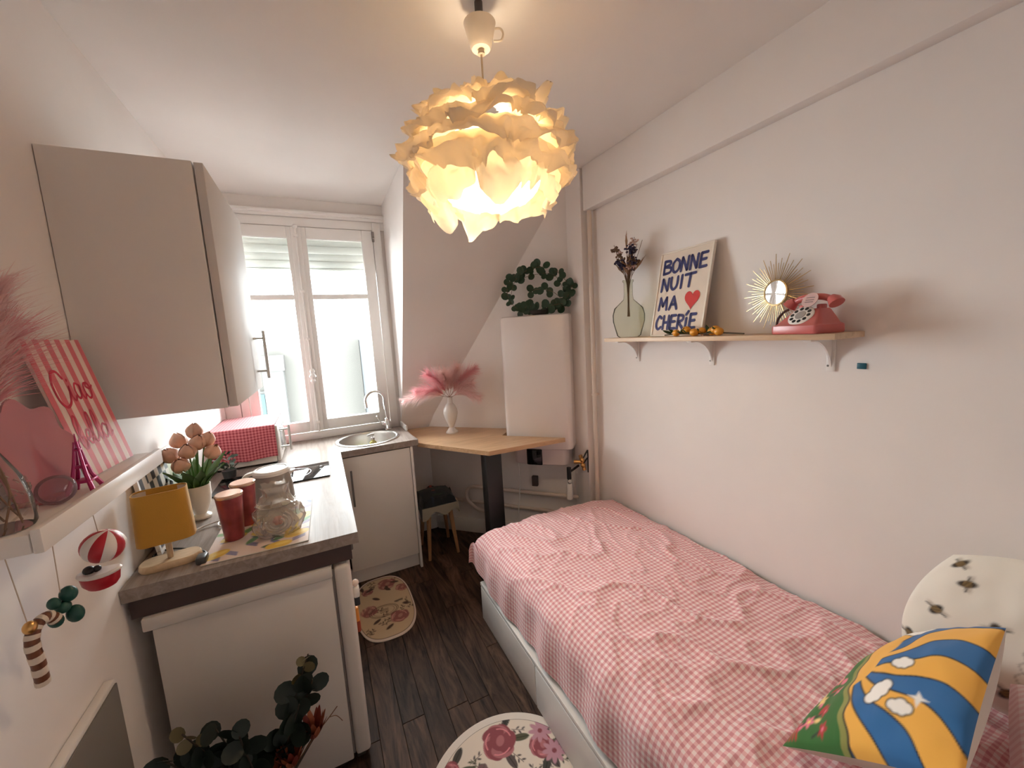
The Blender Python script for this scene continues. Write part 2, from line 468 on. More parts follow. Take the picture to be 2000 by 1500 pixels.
# ------------------------------------------------------------------ window
def build_window():
    root = bpy.data.objects.new('window_1', None); COL.objects.link(root)
    root.location = (0, YW, WZ0); root['kind'] = 'structure'
    def part(name, b, m, par=root): return obj(name, b, m, par, world=True)
    y0, y1 = 3.068, 3.13
    fx0, fx1 = -0.492, 0.492
    b = B()
    b.box(fx0, -0.445, y0, y1, 0.90, 2.40, bev=0.004); b.box(0.437, fx1, y0, y1, 0.90, 2.40, bev=0.004)
    b.box(-0.445, 0.437, y0, y1, 2.345, 2.40, bev=0.004); b.box(-0.445, 0.437, y0 - 0.012, y1, 0.90, 0.950, bev=0.004)
    part('window_frame', b, WHITEP)
    zt, zb, zm = 2.341, 0.955, 1.885
    for k, (x0, x1) in enumerate(((-0.441, -0.0575), (-0.0515, 0.433))):
        s = B()
        if k == 0: gx0, gx1 = x0 + 0.058, x1 - 0.052
        else: gx0, gx1 = x0 + 0.058, x1 - 0.074
        ya, yb = 3.062, 3.108
        s.box(x0, gx0, ya, yb, zb, zt, bev=0.004); s.box(gx1, x1, ya, yb, zb, zt, bev=0.004)
        s.box(gx0, gx1, ya, yb, 2.268, zt, bev=0.003); s.box(gx0, gx1, ya, yb, zb, 1.03, bev=0.003)
        sash = part('sash', s, WHITEP)
        part('glazing_bar', B().box(gx0, gx1, ya + 0.004, yb - 0.004, zm - 0.018, zm + 0.016, bev=0.005), WHITEP)
        for nm, za, zc in (('lower', 1.03, zm - 0.018), ('upper', zm + 0.016, 2.268)):
            part('pane', B().box(gx0, gx1, 3.083, 3.087, za, zc), PANE)
    # moulded astragal and espagnolette bolt at the meeting stiles
    part('astragal', B().box(-0.085, -0.022, 3.046, 3.064, 0.957, 2.338, bev=0.006), WHITEP)
    b = B(); b.tube([(-0.054, 3.038, 0.95), (-0.054, 3.038, 2.35)], 0.0065, 10)
    part('bolt_rod', b, WHITEP)
    b = B()
    for z in (1.02, 1.60, 1.92, 2.28): b.box(-0.068, -0.040, 3.03, 3.048, z - 0.01, z + 0.01, bev=0.004)
    b.lathe([(0.010, -0.05), (0.018, -0.035), (0.012, -0.02), (0.022, 0.0), (0.012, 0.02), (0.018, 0.035), (0.01, 0.05)], (-0.054, 3.034, 1.345), 16)
    b.ball((-0.054, 3.012, 1.345), (0.022, 0.016, 0.013))
    b.cyl((-0.054, 3.034, 1.345), (-0.054, 3.012, 1.345), 0.007)
    b.ball((-0.054, 3.034, 2.335), (0.016, 0.012, 0.014))
    part('bolt_handle', b, WHITEP)
    b = B(); b.box(0.428, 0.444, 3.052, 3.066, 2.265, 2.335, bev=0.003); b.ball((0.436, 3.05, 2.29), 0.008)
    part('latch', b, mat('old_iron', (0.25, 0.22, 0.20), 0.5, 0.5))
    # half-lowered roller shutter behind the panes
    for k in range(6):
        z0 = 2.095 + k * 0.052
        part('shutter_slat', B().box(-0.47, 0.47, 3.205 + 0.004 * (k % 2), 3.219 + 0.004 * (k % 2), z0, z0 + 0.0525, bev=0.004), mat('shutter_grey', (0.62, 0.64, 0.62), 0.5))
    part('shutter_edge', B().box(-0.47, 0.47, 3.20, 3.224, 2.078, 2.094, bev=0.003), mat('shutter_grey'))
build_window()
# ------------------------------------------------------------------ kitchen run
def handle_bar(p0, p1, off, r=0.006, posts=(0.16, 0.84)):
    """bar handle parallel to p0-p1, standing off by vector off"""
    p0, p1, off = Vector(p0), Vector(p1), Vector(off)
    b = B(); b.cyl(p0 + off, p1 + off, r, n=12)
    for t in posts:
        q = p0.lerp(p1, t); b.cyl(q, q + off, r * 0.8, n=10)
    return b
def build_upper():
    t = thing('wall_cabinet', 'white wall cabinet with a glossy door and bar handle, hung above the worktop', 'cabinet', (-0.42, 1.74, 1.385))
    P = lambda n, b, m, par=t: obj(n, b, m, par, world=True)
    b = B(); b.box(-0.578, -0.264, 1.44, 2.045, 1.385, 2.09, bev=0.0015)
    P('body', b, LAM)
    d = P('door', B().box(-0.260, -0.238, 1.442, 2.043, 1.387, 2.088, bev=0.0015), LAMGLOSS)
    h = obj('handle', handle_bar((-0.238, 1.955, 1.43), (-0.238, 1.955, 1.63), (0.038, 0, 0), 0.006), STEEL, d, world=True)
build_upper()

def build_worktop():
    outer = [(-0.578, 1.43), (0.055, 1.43), (0.055, 2.575), (0.528, 2.575), (0.518, 2.72), (0.518, 3.055), (-0.578, 3.055)]
    cx, cy, r, n = 0.24, 2.815, 0.185, 48
    bm = bmesh.new()
    vo = [bm.verts.new((x, y, 0.9)) for x, y in outer]
    vi = [bm.verts.new((cx + r * math.cos(2 * PI * k / n), cy + r * math.sin(2 * PI * k / n), 0.9)) for k in range(n)]
    eo = [bm.edges.new((vo[i], vo[(i + 1) % len(vo)])) for i in range(len(vo))]
    ei = [bm.edges.new((vi[i], vi[(i + 1) % n])) for i in range(n)]
    bmesh.ops.triangle_fill(bm, use_beauty=True, use_dissolve=False, edges=eo + ei)
    bad = [f for f in bm.faces if (f.calc_center_median().xy - Vector((cx, cy))).length < r * 0.98]
    if bad: bmesh.ops.delete(bm, geom=bad, context='FACES_ONLY')
    r2 = bmesh.ops.extrude_face_region(bm, geom=list(bm.faces))
    for v in r2['geom']:
        if isinstance(v, bmesh.types.BMVert): v.co.z -= 0.04
    b = B(); b.bm.free(); b.bm = bm
    o = obj('worktop', b, WORKTOP, smooth=False)
    tag(o, 'L-shaped pale wood kitchen worktop with a round cut-out for the sink', 'worktop')
    obj('gap_shade_strip', B().box(-0.570, 0.030, 1.447, 1.465, 0.797, 0.8595, bev=0.001), mat('gap_shade_brown', (0.07, 0.045, 0.04), 0.7), o, world=True)  # dark strip standing in for the shade in the gap above the fridge
    tag(obj('worktop_edge_strip', B().box(0.505, 0.5185, 2.86, 3.06, 0.9015, 0.940, bev=0.003), WHITEP), 'thin white upstand strip at the end of the worktop behind the tap', 'trim')
build_worktop()

def build_sink():
    cx, cy = 0.24, 2.815
    t = thing('sink', 'round stainless steel sink set into the worktop under the window', 'sink', (cx, cy, 0.9))
    b = B()
    b.lathe([(0.208, 0.0), (0.206, 0.006), (0.196, 0.008), (0.184, 0.004), (0.178, -0.01), (0.172, -0.12), (0.15, -0.148), (0.03, -0.155), (0.027, -0.155),
             (0.027, -0.158), (0.152, -0.151), (0.175, -0.122), (0.181, -0.01), (0.185, 0.0015), (0.196, 0.0015)], n=56, cap0=False, cap1=False)
    obj('basin', b, STEEL, t)
    obj('drain', B().lathe([(0.027, -0.156), (0.024, -0.150), (0.008, -0.152)], n=20), CHROME, t)
    b = B(); b.ball((-0.171, 0.03, -0.035), (0.004, 0.013, 0.013)); obj('overflow', b, DARKSTEEL, t)
    # tap
    f = thing('kitchen_tap', 'chrome gooseneck kitchen tap with a side lever beside the sink', 'tap', (0.402, 3.005, 0.9))
    obj('base', B().lathe([(0.026, 0.001), (0.026, 0.008), (0.021, 0.014), (0.021, 0.075), (0.017, 0.085), (0.012, 0.09)], n=24), CHROME, f)
    pts = [(0, 0, 0.085), (-0.003, 0, 0.15), (-0.007, -0.002, 0.21)]
    for k in range(0, 13):
        a = PI * k / 12 * 1.08
        pts.append((-0.072 + 0.066 * math.cos(a), -0.012 * k / 12 - 0.003, 0.232 + 0.066 * math.sin(a)))
    pts.append((-0.134, -0.018, 0.185))
    obj('spout', B().tube(crom(pts, 3), 0.0095, 12), CHROME, f)
    b = B(); b.cyl((-0.018, -0.006, 0.045), (-0.04, -0.012, 0.05), 0.012, n=14); b.tube([(-0.036, -0.01, 0.05), (-0.06, -0.03, 0.085), (-0.075, -0.04, 0.12)], [0.006, 0.005, 0.0035], 10)
    obj('lever', b, CHROME, f)
    # soap dispenser in the basin
    s = thing('soap_bottle', 'small pump bottle of pale yellow soap standing in the sink', 'bottle', (0.275, 2.86, 0.7465))
    obj('bottle', B().lathe([(0.024, 0), (0.027, 0.005), (0.027, 0.095), (0.022, 0.115), (0.011, 0.125), (0.011, 0.135)], n=20), mat('soap_yellow', (0.72, 0.66, 0.22), 0.25), s)
    b = B(); b.cyl((0, 0, 0.133), (0, 0, 0.148), 0.013, n=14); b.cyl((0, 0, 0.148), (0, 0, 0.168), 0.004, n=8); b.tube([(0.012, 0, 0.170), (-0.005, 0, 0.172), (-0.035, 0, 0.165)], [0.008, 0.007, 0.004], 8)
    obj('pump', b, WPLAST, s)
build_sink()

def build_base_units():
    t = thing('sink_cabinet', 'white base cabinet under the sink with a tall dark bar handle', 'cabinet', (0.27, 2.83, 0))
    P = lambda n, b, m, par=t: obj(n, b, m, par, world=True)
    P('body', B().box(0.046, 0.472, 2.602, 3.05, 0.10, 0.72, bev=0.001), LAM)
    P('side_panel', B().box(0.474, 0.490, 2.585, 3.05, 0.0, 0.857, bev=0.001), LAM)
    d = P('door', B().box(0.048, 0.470, 2.583, 2.601, 0.108, 0.852, bev=0.0015), mat('door_satin', (0.72, 0.68, 0.64), 0.25))
    obj('handle', handle_bar((0.1, 2.583, 0.545), (0.1, 2.583, 0.775), (0, -0.028, 0), 0.006), DARKSTEEL, d, world=True)
    P('plinth', B().box(0.03, 0.472, 2.628, 2.645, 0.0, 0.0985, bev=0.001), LAM)
    P = lambda n, b, m, par=None: obj(n, b, m, par or t, world=True)
    t = thing('hob_cabinet', 'white base cabinet beneath the hob, between the fridge and the sink cabinet', 'cabinet', (-0.25, 2.25, 0))
    P('body', B().box(-0.56, -0.002, 1.965, 2.57, 0.10, 0.72, bev=0.001), LAM)
    d = P('door', B().box(0.0, 0.018, 1.967, 2.568, 0.108, 0.852, bev=0.0015), LAMGLOSS)
    obj('handle', handle_bar((0.018, 2.02, 0.545), (0.018, 2.02, 0.775), (0.026, 0, 0), 0.006), DARKSTEEL, d, world=True)
    P('plinth', B().box(-0.045, -0.03, 1.965, 2.57, 0.0, 0.0985), LAM)
build_base_units()

def build_fridge():
    t = thing('under_counter_fridge', 'white under-counter fridge with a rounded door and a lid-like top', 'fridge', (-0.27, 1.69, 0))
    P = lambda n, b, m, par=t: obj(n, b, m, par, world=True)
    P('body', B().box(-0.528, -0.042, 1.44, 1.945, 0.028, 0.752, bev=0.004), APPL)
    P('top', B().box(-0.548, -0.040, 1.434, 1.951, 0.753, 0.795, bev=0.006), APPL)
    d = P('door', B().box(-0.034, 0.020, 1.436, 1.949, 0.035, 0.788, bev=0.014, seg=3), APPL)
    obj('hinge', B().box(-0.03, 0.0, 1.45, 1.49, 0.016, 0.036, bev=0.003), DARKSTEEL, d, world=True)
    P('seal', B().box(-0.0415, -0.0345, 1.446, 1.939, 0.045, 0.78), mat('grey_rubber', (0.22, 0.20, 0.19), 0.7))
    for x, y in ((-0.49, 1.48), (-0.49, 1.9), (-0.08, 1.48), (-0.08, 1.9)):
        P('foot', B().lathe([(0.02, 0.0), (0.02, 0.01), (0.012, 0.012), (0.012, 0.03)], (x, y, 0.0), 14), BLACK)
    # two magnets on the door
    m = thing('figurine_magnet', 'tiny magnet figure in a white top and dark trousers on the fridge door', 'magnet', (0.0312, 1.545, 0.560))
    obj('trousers', B().box(-0.010, 0.010, -0.016, 0.016, 0.0, 0.035, bev=0.005), mat('figure_dark', (0.03, 0.03, 0.035), 0.5), m)
    obj('shirt', B().box(-0.0115, 0.012, -0.019, 0.019, 0.034, 0.075, bev=0.007), CERAM, m)
    obj('head', B().ball((0, 0, 0.088), 0.013), mat('figure_head', (0.75, 0.62, 0.55), 0.4), m)
    m = thing('orange_magnet', 'slim orange and red magnet on the fridge door below the little figure', 'magnet', (0.0279, 1.615, 0.40))
    obj('upper_half', B().box(-0.008, 0.006, -0.014, 0.014, 0.045, 0.105, bev=0.005), mat('magnet_orange', (0.75, 0.30, 0.06), 0.4), m)
    obj('lower_half', B().box(-0.008, 0.008, -0.015, 0.015, 0.0, 0.046, bev=0.005), mat('magnet_red', (0.40, 0.07, 0.03), 0.4), m)
build_fridge()

def build_hob():
    t = thing('hob', 'black glass two-ring electric hob set in the worktop', 'hob', (-0.26, 2.26, 0.9))
    obj('glass', B().box(-0.25, 0.246, -0.13, 0.13, 0.0005, 0.008, bev=0.002), BLACKGLASS, t)
    ringm = mat('hob_marking', (0.10, 0.10, 0.10), 0.3)
    for cx, r in ((-0.13, 0.07), (0.07, 0.09)):
        b = B(); b.lathe([(r, 0.0081), (r, 0.0085), (r - 0.003, 0.0085), (r - 0.003, 0.0081)], (cx, 0, 0), 40, cap0=False, cap1=False)
        obj('ring', b, ringm, t)
    for k in range(4): obj('touch_control', B().lathe([(0.007, 0.0081), (0.007, 0.0085)], (0.205, -0.09 + k * 0.05, 0), 12), ringm, t)
build_hob()

def build_microwave():
    t = thing('microwave', 'white microwave with a double bar handle under a checked cloth', 'microwave', (-0.41, 2.75, 0.9))
    P = lambda n, b, m, par=t: obj(n, b, m, par, world=True)
    P('body', B().box(-0.572, -0.275, 2.555, 2.975, 0.912, 1.122, bev=0.006), APPL)
    d = P('door', B().box(-0.274, -0.255, 2.557, 2.973, 0.914, 1.120, bev=0.005), APPL)
    obj('door_window', B().box(-0.2555, -0.253, 2.66, 2.95, 0.95, 1.09, bev=0.001), mat('silver_glass', (0.35, 0.35, 0.35), 0.08), d, world=True)
    obj('handle', handle_bar((-0.255, 2.62, 0.955), (-0.255, 2.62, 1.105), (0.05, 0, 0), 0.007), STEEL, d, world=True)
    obj('bar_reflection', handle_bar((-0.255, 2.64, 0.955), (-0.255, 2.64, 1.09), (0.02, 0, 0), 0.004), STEEL, d, world=True)  # second bar modelled as the handle's reflection in the door
    for x in (-0.55, -0.29):
        for y in (2.58, 2.95): P('foot', B().cyl((x, y, 0.9), (x, y, 0.914), 0.012), BLACK)
    # cloth over it
    g = gingham('red_gingham', (0.62, 0.20, 0.22), (0.50, 0.10, 0.12), (0.27, 0.03, 0.045), 0.0078)
    x0, x1, ya, yb, zt = -0.575, -0.268, 2.551, 2.981, 1.1255
    prof = [(ya - 0.004, 0.945), (ya - 0.003, 1.0), (ya - 0.002, 1.06), (ya - 0.001, zt - 0.006), (ya + 0.006, zt)] + \
           [(ya + 0.006 + (yb - ya - 0.012) * k / 10, zt + 0.0008) for k in range(1, 11)] + [(yb + 0.001, zt - 0.006), (yb + 0.003, 1.0), (yb + 0.003, 0.95)]
    ln = [0]
    for a, c in zip(prof, prof[1:]): ln.append(ln[-1] + math.hypot(c[0] - a[0], c[1] - a[1]))
    b = B(); N = len(prof) - 1
    def f(u, v):
        y, z = prof[int(round(v * N))]
        x = x0 + (x1 - x0) * u
        if z < zt - 0.02:
            y += (0.0025 * math.sin(u * 22 + z * 9)) * (1 if y > 2.7 else -1) * (zt - z) / 0.18 - (0.002 if y < 2.7 else -0.002)
            z += 0.004 * math.sin(u * 9)
        return (x, y, z)
    b.grid(f, 40, N, lambda u, v: ((x1 - x0) * u, ln[int(round(v * N))]))
    tag(obj('checked_cloth', b, g), 'dark red checked cloth draped over the microwave', 'cloth')
build_microwave()
# ------------------------------------------------------------------ flat print painter (colour per vertex of a fine grid)
def lin(r, g, b):
    f = lambda c: (c / 255 / 12.92) if c / 255 <= 0.04045 else ((c / 255 + 0.055) / 1.055) ** 2.4
    return (f(r), f(g), f(b))
class Paint:
    def __init__(s, X, Y, bg, soft):
        s.X, s.Y, s.soft = X, Y, soft
        s.C = np.ones(X.shape + (4,)); s.C[..., :3] = bg
    def _mix(s, sd, col, a=1.0):
        k = np.clip(0.5 - sd / s.soft, 0, 1)[..., None] * a
        s.C[..., :3] = s.C[..., :3] * (1 - k) + np.array(col) * k
    def ell(s, cx, cy, rx, ry, ang, col, a=1.0):
        c, n = math.cos(ang), math.sin(ang)
        dx, dy = s.X - cx, s.Y - cy
        u, v = (dx * c + dy * n) / rx, (-dx * n + dy * c) / ry
        s._mix((np.sqrt(u * u + v * v) - 1) * min(rx, ry), col, a); return s
    def line(s, pts, w, col, a=1.0):
        d = np.full(s.X.shape, 1e9)
        for (x0, y0), (x1, y1) in zip(pts, pts[1:]):
            ex, ey = x1 - x0, y1 - y0; l2 = ex * ex + ey * ey + 1e-12
            t = np.clip(((s.X - x0) * ex + (s.Y - y0) * ey) / l2, 0, 1)
            d = np.minimum(d, np.hypot(s.X - x0 - t * ex, s.Y - y0 - t * ey))
        s._mix(d - w, col, a); return s
    def poly(s, pts, col, a=1.0):
        ins = np.zeros(s.X.shape, bool); d = np.full(s.X.shape, 1e9); n = len(pts)
        for i in range(n):
            (x0, y0), (x1, y1) = pts[i], pts[(i + 1) % n]
            if y0 != y1:
                ins ^= ((y0 > s.Y) != (y1 > s.Y)) & (s.X < (x1 - x0) * (s.Y - y0) / (y1 - y0) + x0)
            ex, ey = x1 - x0, y1 - y0; l2 = ex * ex + ey * ey + 1e-12
            t = np.clip(((s.X - x0) * ex + (s.Y - y0) * ey) / l2, 0, 1)
            d = np.minimum(d, np.hypot(s.X - x0 - t * ex, s.Y - y0 - t * ey))
        s._mix(np.where(ins, -d, d), col, a); return s
    def mask(s, m, col, a=1.0):
        s._mix(np.where(m, -1.0, 1.0), col, a); return s
    def rose(s, cx, cy, r, c1, c2, seed=0):
        rr = random.Random(seed)
        for k in range(7):
            a = k * 0.9 + rr.random(); d = r * 0.5
            s.ell(cx + d * math.cos(a), cy + d * math.sin(a), r * 0.62, r * 0.42, a + 1.2, c1 if k % 2 else c2)
        s.ell(cx, cy, r * 0.55, r * 0.45, rr.random() * 3, c2); s.ell(cx + r * .1, cy, r * 0.3, r * 0.22, 1, c1)
        for k in range(3): s.line([(cx + r * .7 * math.cos(a), cy + r * .7 * math.sin(a)) for a in np.linspace(k * 2, k * 2 + 1.3, 6)], r * 0.03, tuple(min(1, x * 1.8) for x in c1)); 
        return s
    def leaf(s, cx, cy, l, ang, col):
        s.ell(cx, cy, l, l * 0.42, ang, col); s.line([(cx - l * math.cos(ang), cy - l * math.sin(ang)), (cx + l * math.cos(ang), cy + l * math.sin(ang))], l * 0.05, tuple(x * 0.4 for x in col)); return s
def painted_mesh(name, P, faces, paint, m, smooth=True):
    me = bpy.data.meshes.new(name)
    me.from_pydata([tuple(p) for p in P.reshape(-1, 3)], [], faces)
    at = me.color_attributes.new('print', 'FLOAT_COLOR', 'POINT')
    at.data.foreach_set('color', paint.reshape(-1, 4).astype(np.float32).ravel())
    if smooth: me.shade_smooth(); me.set_sharp_from_angle(angle=math.radians(50))
    me.materials.append(m); me.update()
    return me
def grid_faces(nu, nv, off=0, flip=False):
    fs = []
    for i in range(nu - 1):
        for j in range(nv - 1):
            a = off + i * nv + j
            q = (a, a + nv, a + nv + 1, a + 1)
            fs.append(q[::-1] if flip else q)
    return fs
def flat_print(name, w, h, nu, nv, fn, m, z=0.0, inside=None):
    """horizontal printed sheet centred on the origin, with thickness given by a separate body"""
    us = np.linspace(-w / 2, w / 2, nu); vs = np.linspace(-h / 2, h / 2, nv)
    X, Y = np.meshgrid(us, vs, indexing='ij')
    C = fn(X, Y, max(w / nu, h / nv))
    if inside is not None:
        X, Y = inside(X, Y)
    P = np.stack([X, Y, np.full_like(X, z)], -1)
    return painted_mesh(name, P, grid_faces(nu, nv), C, m)

# ------------------------------------------------------------------ things on the worktop
def build_placemat():
    t = thing('placemat', 'placemat printed with lemons, green leaves and blue brush strokes', 'placemat', (-0.245, 1.668, 0.9), math.radians(-1))
    w, h = 0.30, 0.425
    obj('mat_body', B().box(-w / 2, w / 2, -h / 2, h / 2, 0.0005, 0.003, bev=0.001), mat('mat_edge', (0.60, 0.55, 0.48), 0.7), t)
    def fn(X, Y, s):
        p = Paint(X, Y, lin(214, 190, 176), s * 1.2); r = random.Random(5)
        yel, grn, blu, dgr = lin(222, 180, 40), lin(86, 140, 60), lin(52, 66, 130), lin(38, 74, 40)
        for k in range(34):
            cx, cy = r.uniform(-.14, .14), r.uniform(-.20, .20); a = r.uniform(-.9, .6)
            for q in range(3): p.line([(cx, cy + q * .009), (cx + .04 * math.cos(a), cy + q * .009 + .04 * math.sin(a))], 0.0026, blu)
        for k in range(26):
            p.leaf(r.uniform(-.14, .14), r.uniform(-.20, .20), r.uniform(.022, .034), r.uniform(-.5, 1.4), (grn, dgr, lin(110, 150, 70))[k % 3])
        for cx, cy, a in ((-.09, -.05, .4), (.06, -.19, .1), (.11, -.13, .3), (-.02, .05, 1), (-.11, .14, .2), (.12, .02, .7), (.05, .14, .4), (-.12, -.16, .6), (.0, -.06, -.3)):
            p.ell(cx, cy, .040, .025, a, yel); p.ell(cx + .010, cy + .006, .022, .010, a, lin(236, 205, 90))
        return p.C
    obj('print', flat_print('print', w - .004, h - .004, 110, 150, fn, printed('mat_print', 0.6)), None, t).location = (0, 0, 0.0034)
build_placemat()

def build_kettle():
    t = thing('kettle', 'clear glass electric kettle with a white lid ring and handle', 'kettle', (-0.225, 1.845, 0.9), 0.0)
    obj('base', B().lathe([(0.078, 0.0045), (0.080, 0.010), (0.078, 0.022), (0.070, 0.026)], n=40), mat('kettle_grey', (0.45, 0.44, 0.42), 0.3), t)
    g = thin_glass('kettle_glass', (0.84, 0.81, 0.78), 0.03, 0.35, 0.42, (0.55, 0.50, 0.46))
    obj('jug', B().lathe([(0.068, 0.028), (0.073, 0.04), (0.070, 0.10), (0.063, 0.150)], n=48, cap0=False, cap1=False), g, t)
    obj('collar', B().lathe([(0.0735, 0.026), (0.0745, 0.034), (0.0745, 0.04), (0.0725, 0.042)], n=48, cap0=False, cap1=False), STEEL, t)
    l = obj('lid', B().lathe([(0.067, 0.150), (0.068, 0.160), (0.062, 0.168), (0.056, 0.169), (0.053, 0.164), (0.0, 0.164)], n=48), WPLAST, t)
    obj('lid_plate', B().lathe([(0.051, 0.1645), (0.050, 0.1665), (0.0, 0.1665)], n=36), STEEL, l)
    hd = crom([(-0.060, 0.005, 0.158), (-0.090, 0.006, 0.152), (-0.108, 0.008, 0.125), (-0.106, 0.008, 0.08), (-0.090, 0.006, 0.045), (-0.072, 0.004, 0.038)], 5)
    rings = []
    for i, p in enumerate(hd):
        a = hd[max(i - 1, 0)]; c = hd[min(i + 1, len(hd) - 1)]; tg = (c - a).normalized(); nn = tg.cross(Vector((0, 1, 0))).normalized()
        rings.append([p + nn * 0.006 + Vector((0, .011, 0)), p - nn * 0.006 + Vector((0, .011, 0)), p - nn * 0.006 - Vector((0, .011, 0)), p + nn * 0.006 - Vector((0, .011, 0))])
    obj('handle', B().rings(rings), WPLAST, t)
    b = B(); b.rings([[(0.060, -0.018, 0.12), (0.060, 0.018, 0.12), (0.058, 0.02, 0.148), (0.058, -0.02, 0.148)], [(0.071, -0.005, 0.135), (0.071, 0.005, 0.135), (0.084, 0.009, 0.150), (0.084, -0.009, 0.150)]])
    obj('spout', b, WPLAST, t)
    cb = crom([(-0.29, 1.86, 0.912), (-0.32, 1.87, 0.905), (-0.345, 1.855, 0.905), (-0.385, 1.83, 0.905), (-0.41, 1.79, 0.904), (-0.40, 1.75, 0.904), (-0.36, 1.74, 0.9045), (-0.35, 1.77, 0.905), (-0.40, 1.80, 0.907), (-0.46, 1.78, 0.904), (-0.50, 1.72, 0.904)], 6)
    cb = [p + Vector((0, 0, 0.0035)) for p in cb]
    obj('power_cord', B().tube(cb, 0.0035, 8), WPLAST, t, world=True)
build_kettle()

def build_tins():
    pm = mat('rose_metal', (0.42, 0.09, 0.10), 0.28, 0.55, var=0.35, vscale=18)
    cap = mat('rose_gold_lid', (0.80, 0.55, 0.42), 0.25, 0.7)
    for i, (x, y, lab) in enumerate(((-0.332, 1.615, 'tall dark pink tumbler with a pale lid, the one in front of its twin'), (-0.308, 1.725, 'tall dark pink tumbler with a pale lid, half hidden behind its twin'))):
        t = thing('tumbler', lab, 'tumbler', (x, y, 0.9), group='pink tumblers on the placemat')
        obj('cup', B().lathe([(0.027, 0.0036), (0.029, 0.006), (0.040, 0.157)], n=36), pm, t)
        obj('lid', B().lathe([(0.0405, 0.1575), (0.0415, 0.160), (0.0415, 0.166), (0.038, 0.169), (0.0, 0.168)], n=36), cap, t)
build_tins()

def build_bag():
    """clear crinkled wrap gathered over a cup-like shape"""
    t = thing('clear_wrapped_gift', 'clear crinkled wrap around a small rounded gift, standing in front of the kettle', 'gift', (-0.19, 1.575, 0.9))
    def blob(R, H, seed, amp, neck):
        def f(u, v):
            a = 2 * PI * u
            z = 0.0045 + H * v
            if v < 0.62: r = R * (0.80 + 0.30 * math.sin(PI * min(1, v / 0.62) ** 0.8) - 0.05)
            else:
                q = (v - 0.62) / 0.38; r = R * (0.75 * (1 - q) ** 1.5 + neck * (0.35 + 0.9 * q * q))
            n = mnoise.noise(Vector((math.cos(a) * 2.2 + seed, math.sin(a) * 2.2, v * 5))) + 0.6 * mnoise.noise(Vector((math.cos(a) * 5 + seed, math.sin(a) * 5, v * 9)))
            cr = 0.07 * math.sin(a * 9 + 4 * v) * min(1, v * 1.3)
            r *= 1 + amp * n + cr * 0.6
            return (r * math.cos(a), r * 0.85 * math.sin(a), z + (0.012 * n if v > 0.05 else 0))
        return f
    wr = thin_glass('clear_wrap', (0.92, 0.90, 0.88), 0.16, 0.16, 0.34, (0.60, 0.53, 0.46))
    b = B(); b.grid(blob(0.075, 0.175, 1.0, 0.20, 0.5), 72, 36, closeu=True)
    obj('wrap', b, wr, t, angle=60)
    b = B(); b.grid(blob(0.058, 0.10, 4.0, 0.12, 0.2), 48, 20, closeu=True)
    obj('inner_wrap', b, wr, t, angle=60)
    # swirl and little rose inside
    b = B()
    for k in range(3):
        pts = [(0.0 + (0.046 - 0.012 * k) * math.cos(a), -0.052 - 0.004 * k, 0.062 + (0.04 - 0.011 * k) * math.sin(a)) for a in np.linspace(PI * 0.9, PI * 2.3, 22)]
        b.tube(pts, 0.0032, 6)
    obj('folds', b, thin_glass('wrap_fold', (0.9, 0.88, 0.86), 0.1, 0.2, 0.6, (0.68, 0.62, 0.57)), t)
    b = B()
    for k in range(6):
        a = k * 1.05; b.ball((0.004 + 0.009 * math.cos(a), -0.047, 0.066 + 0.009 * math.sin(a)), (0.009, 0.006, 0.008), 10, 6)
    obj('rosebud', b, mat('bud_red', (0.50, 0.16, 0.13), 0.5), t)
build_bag()

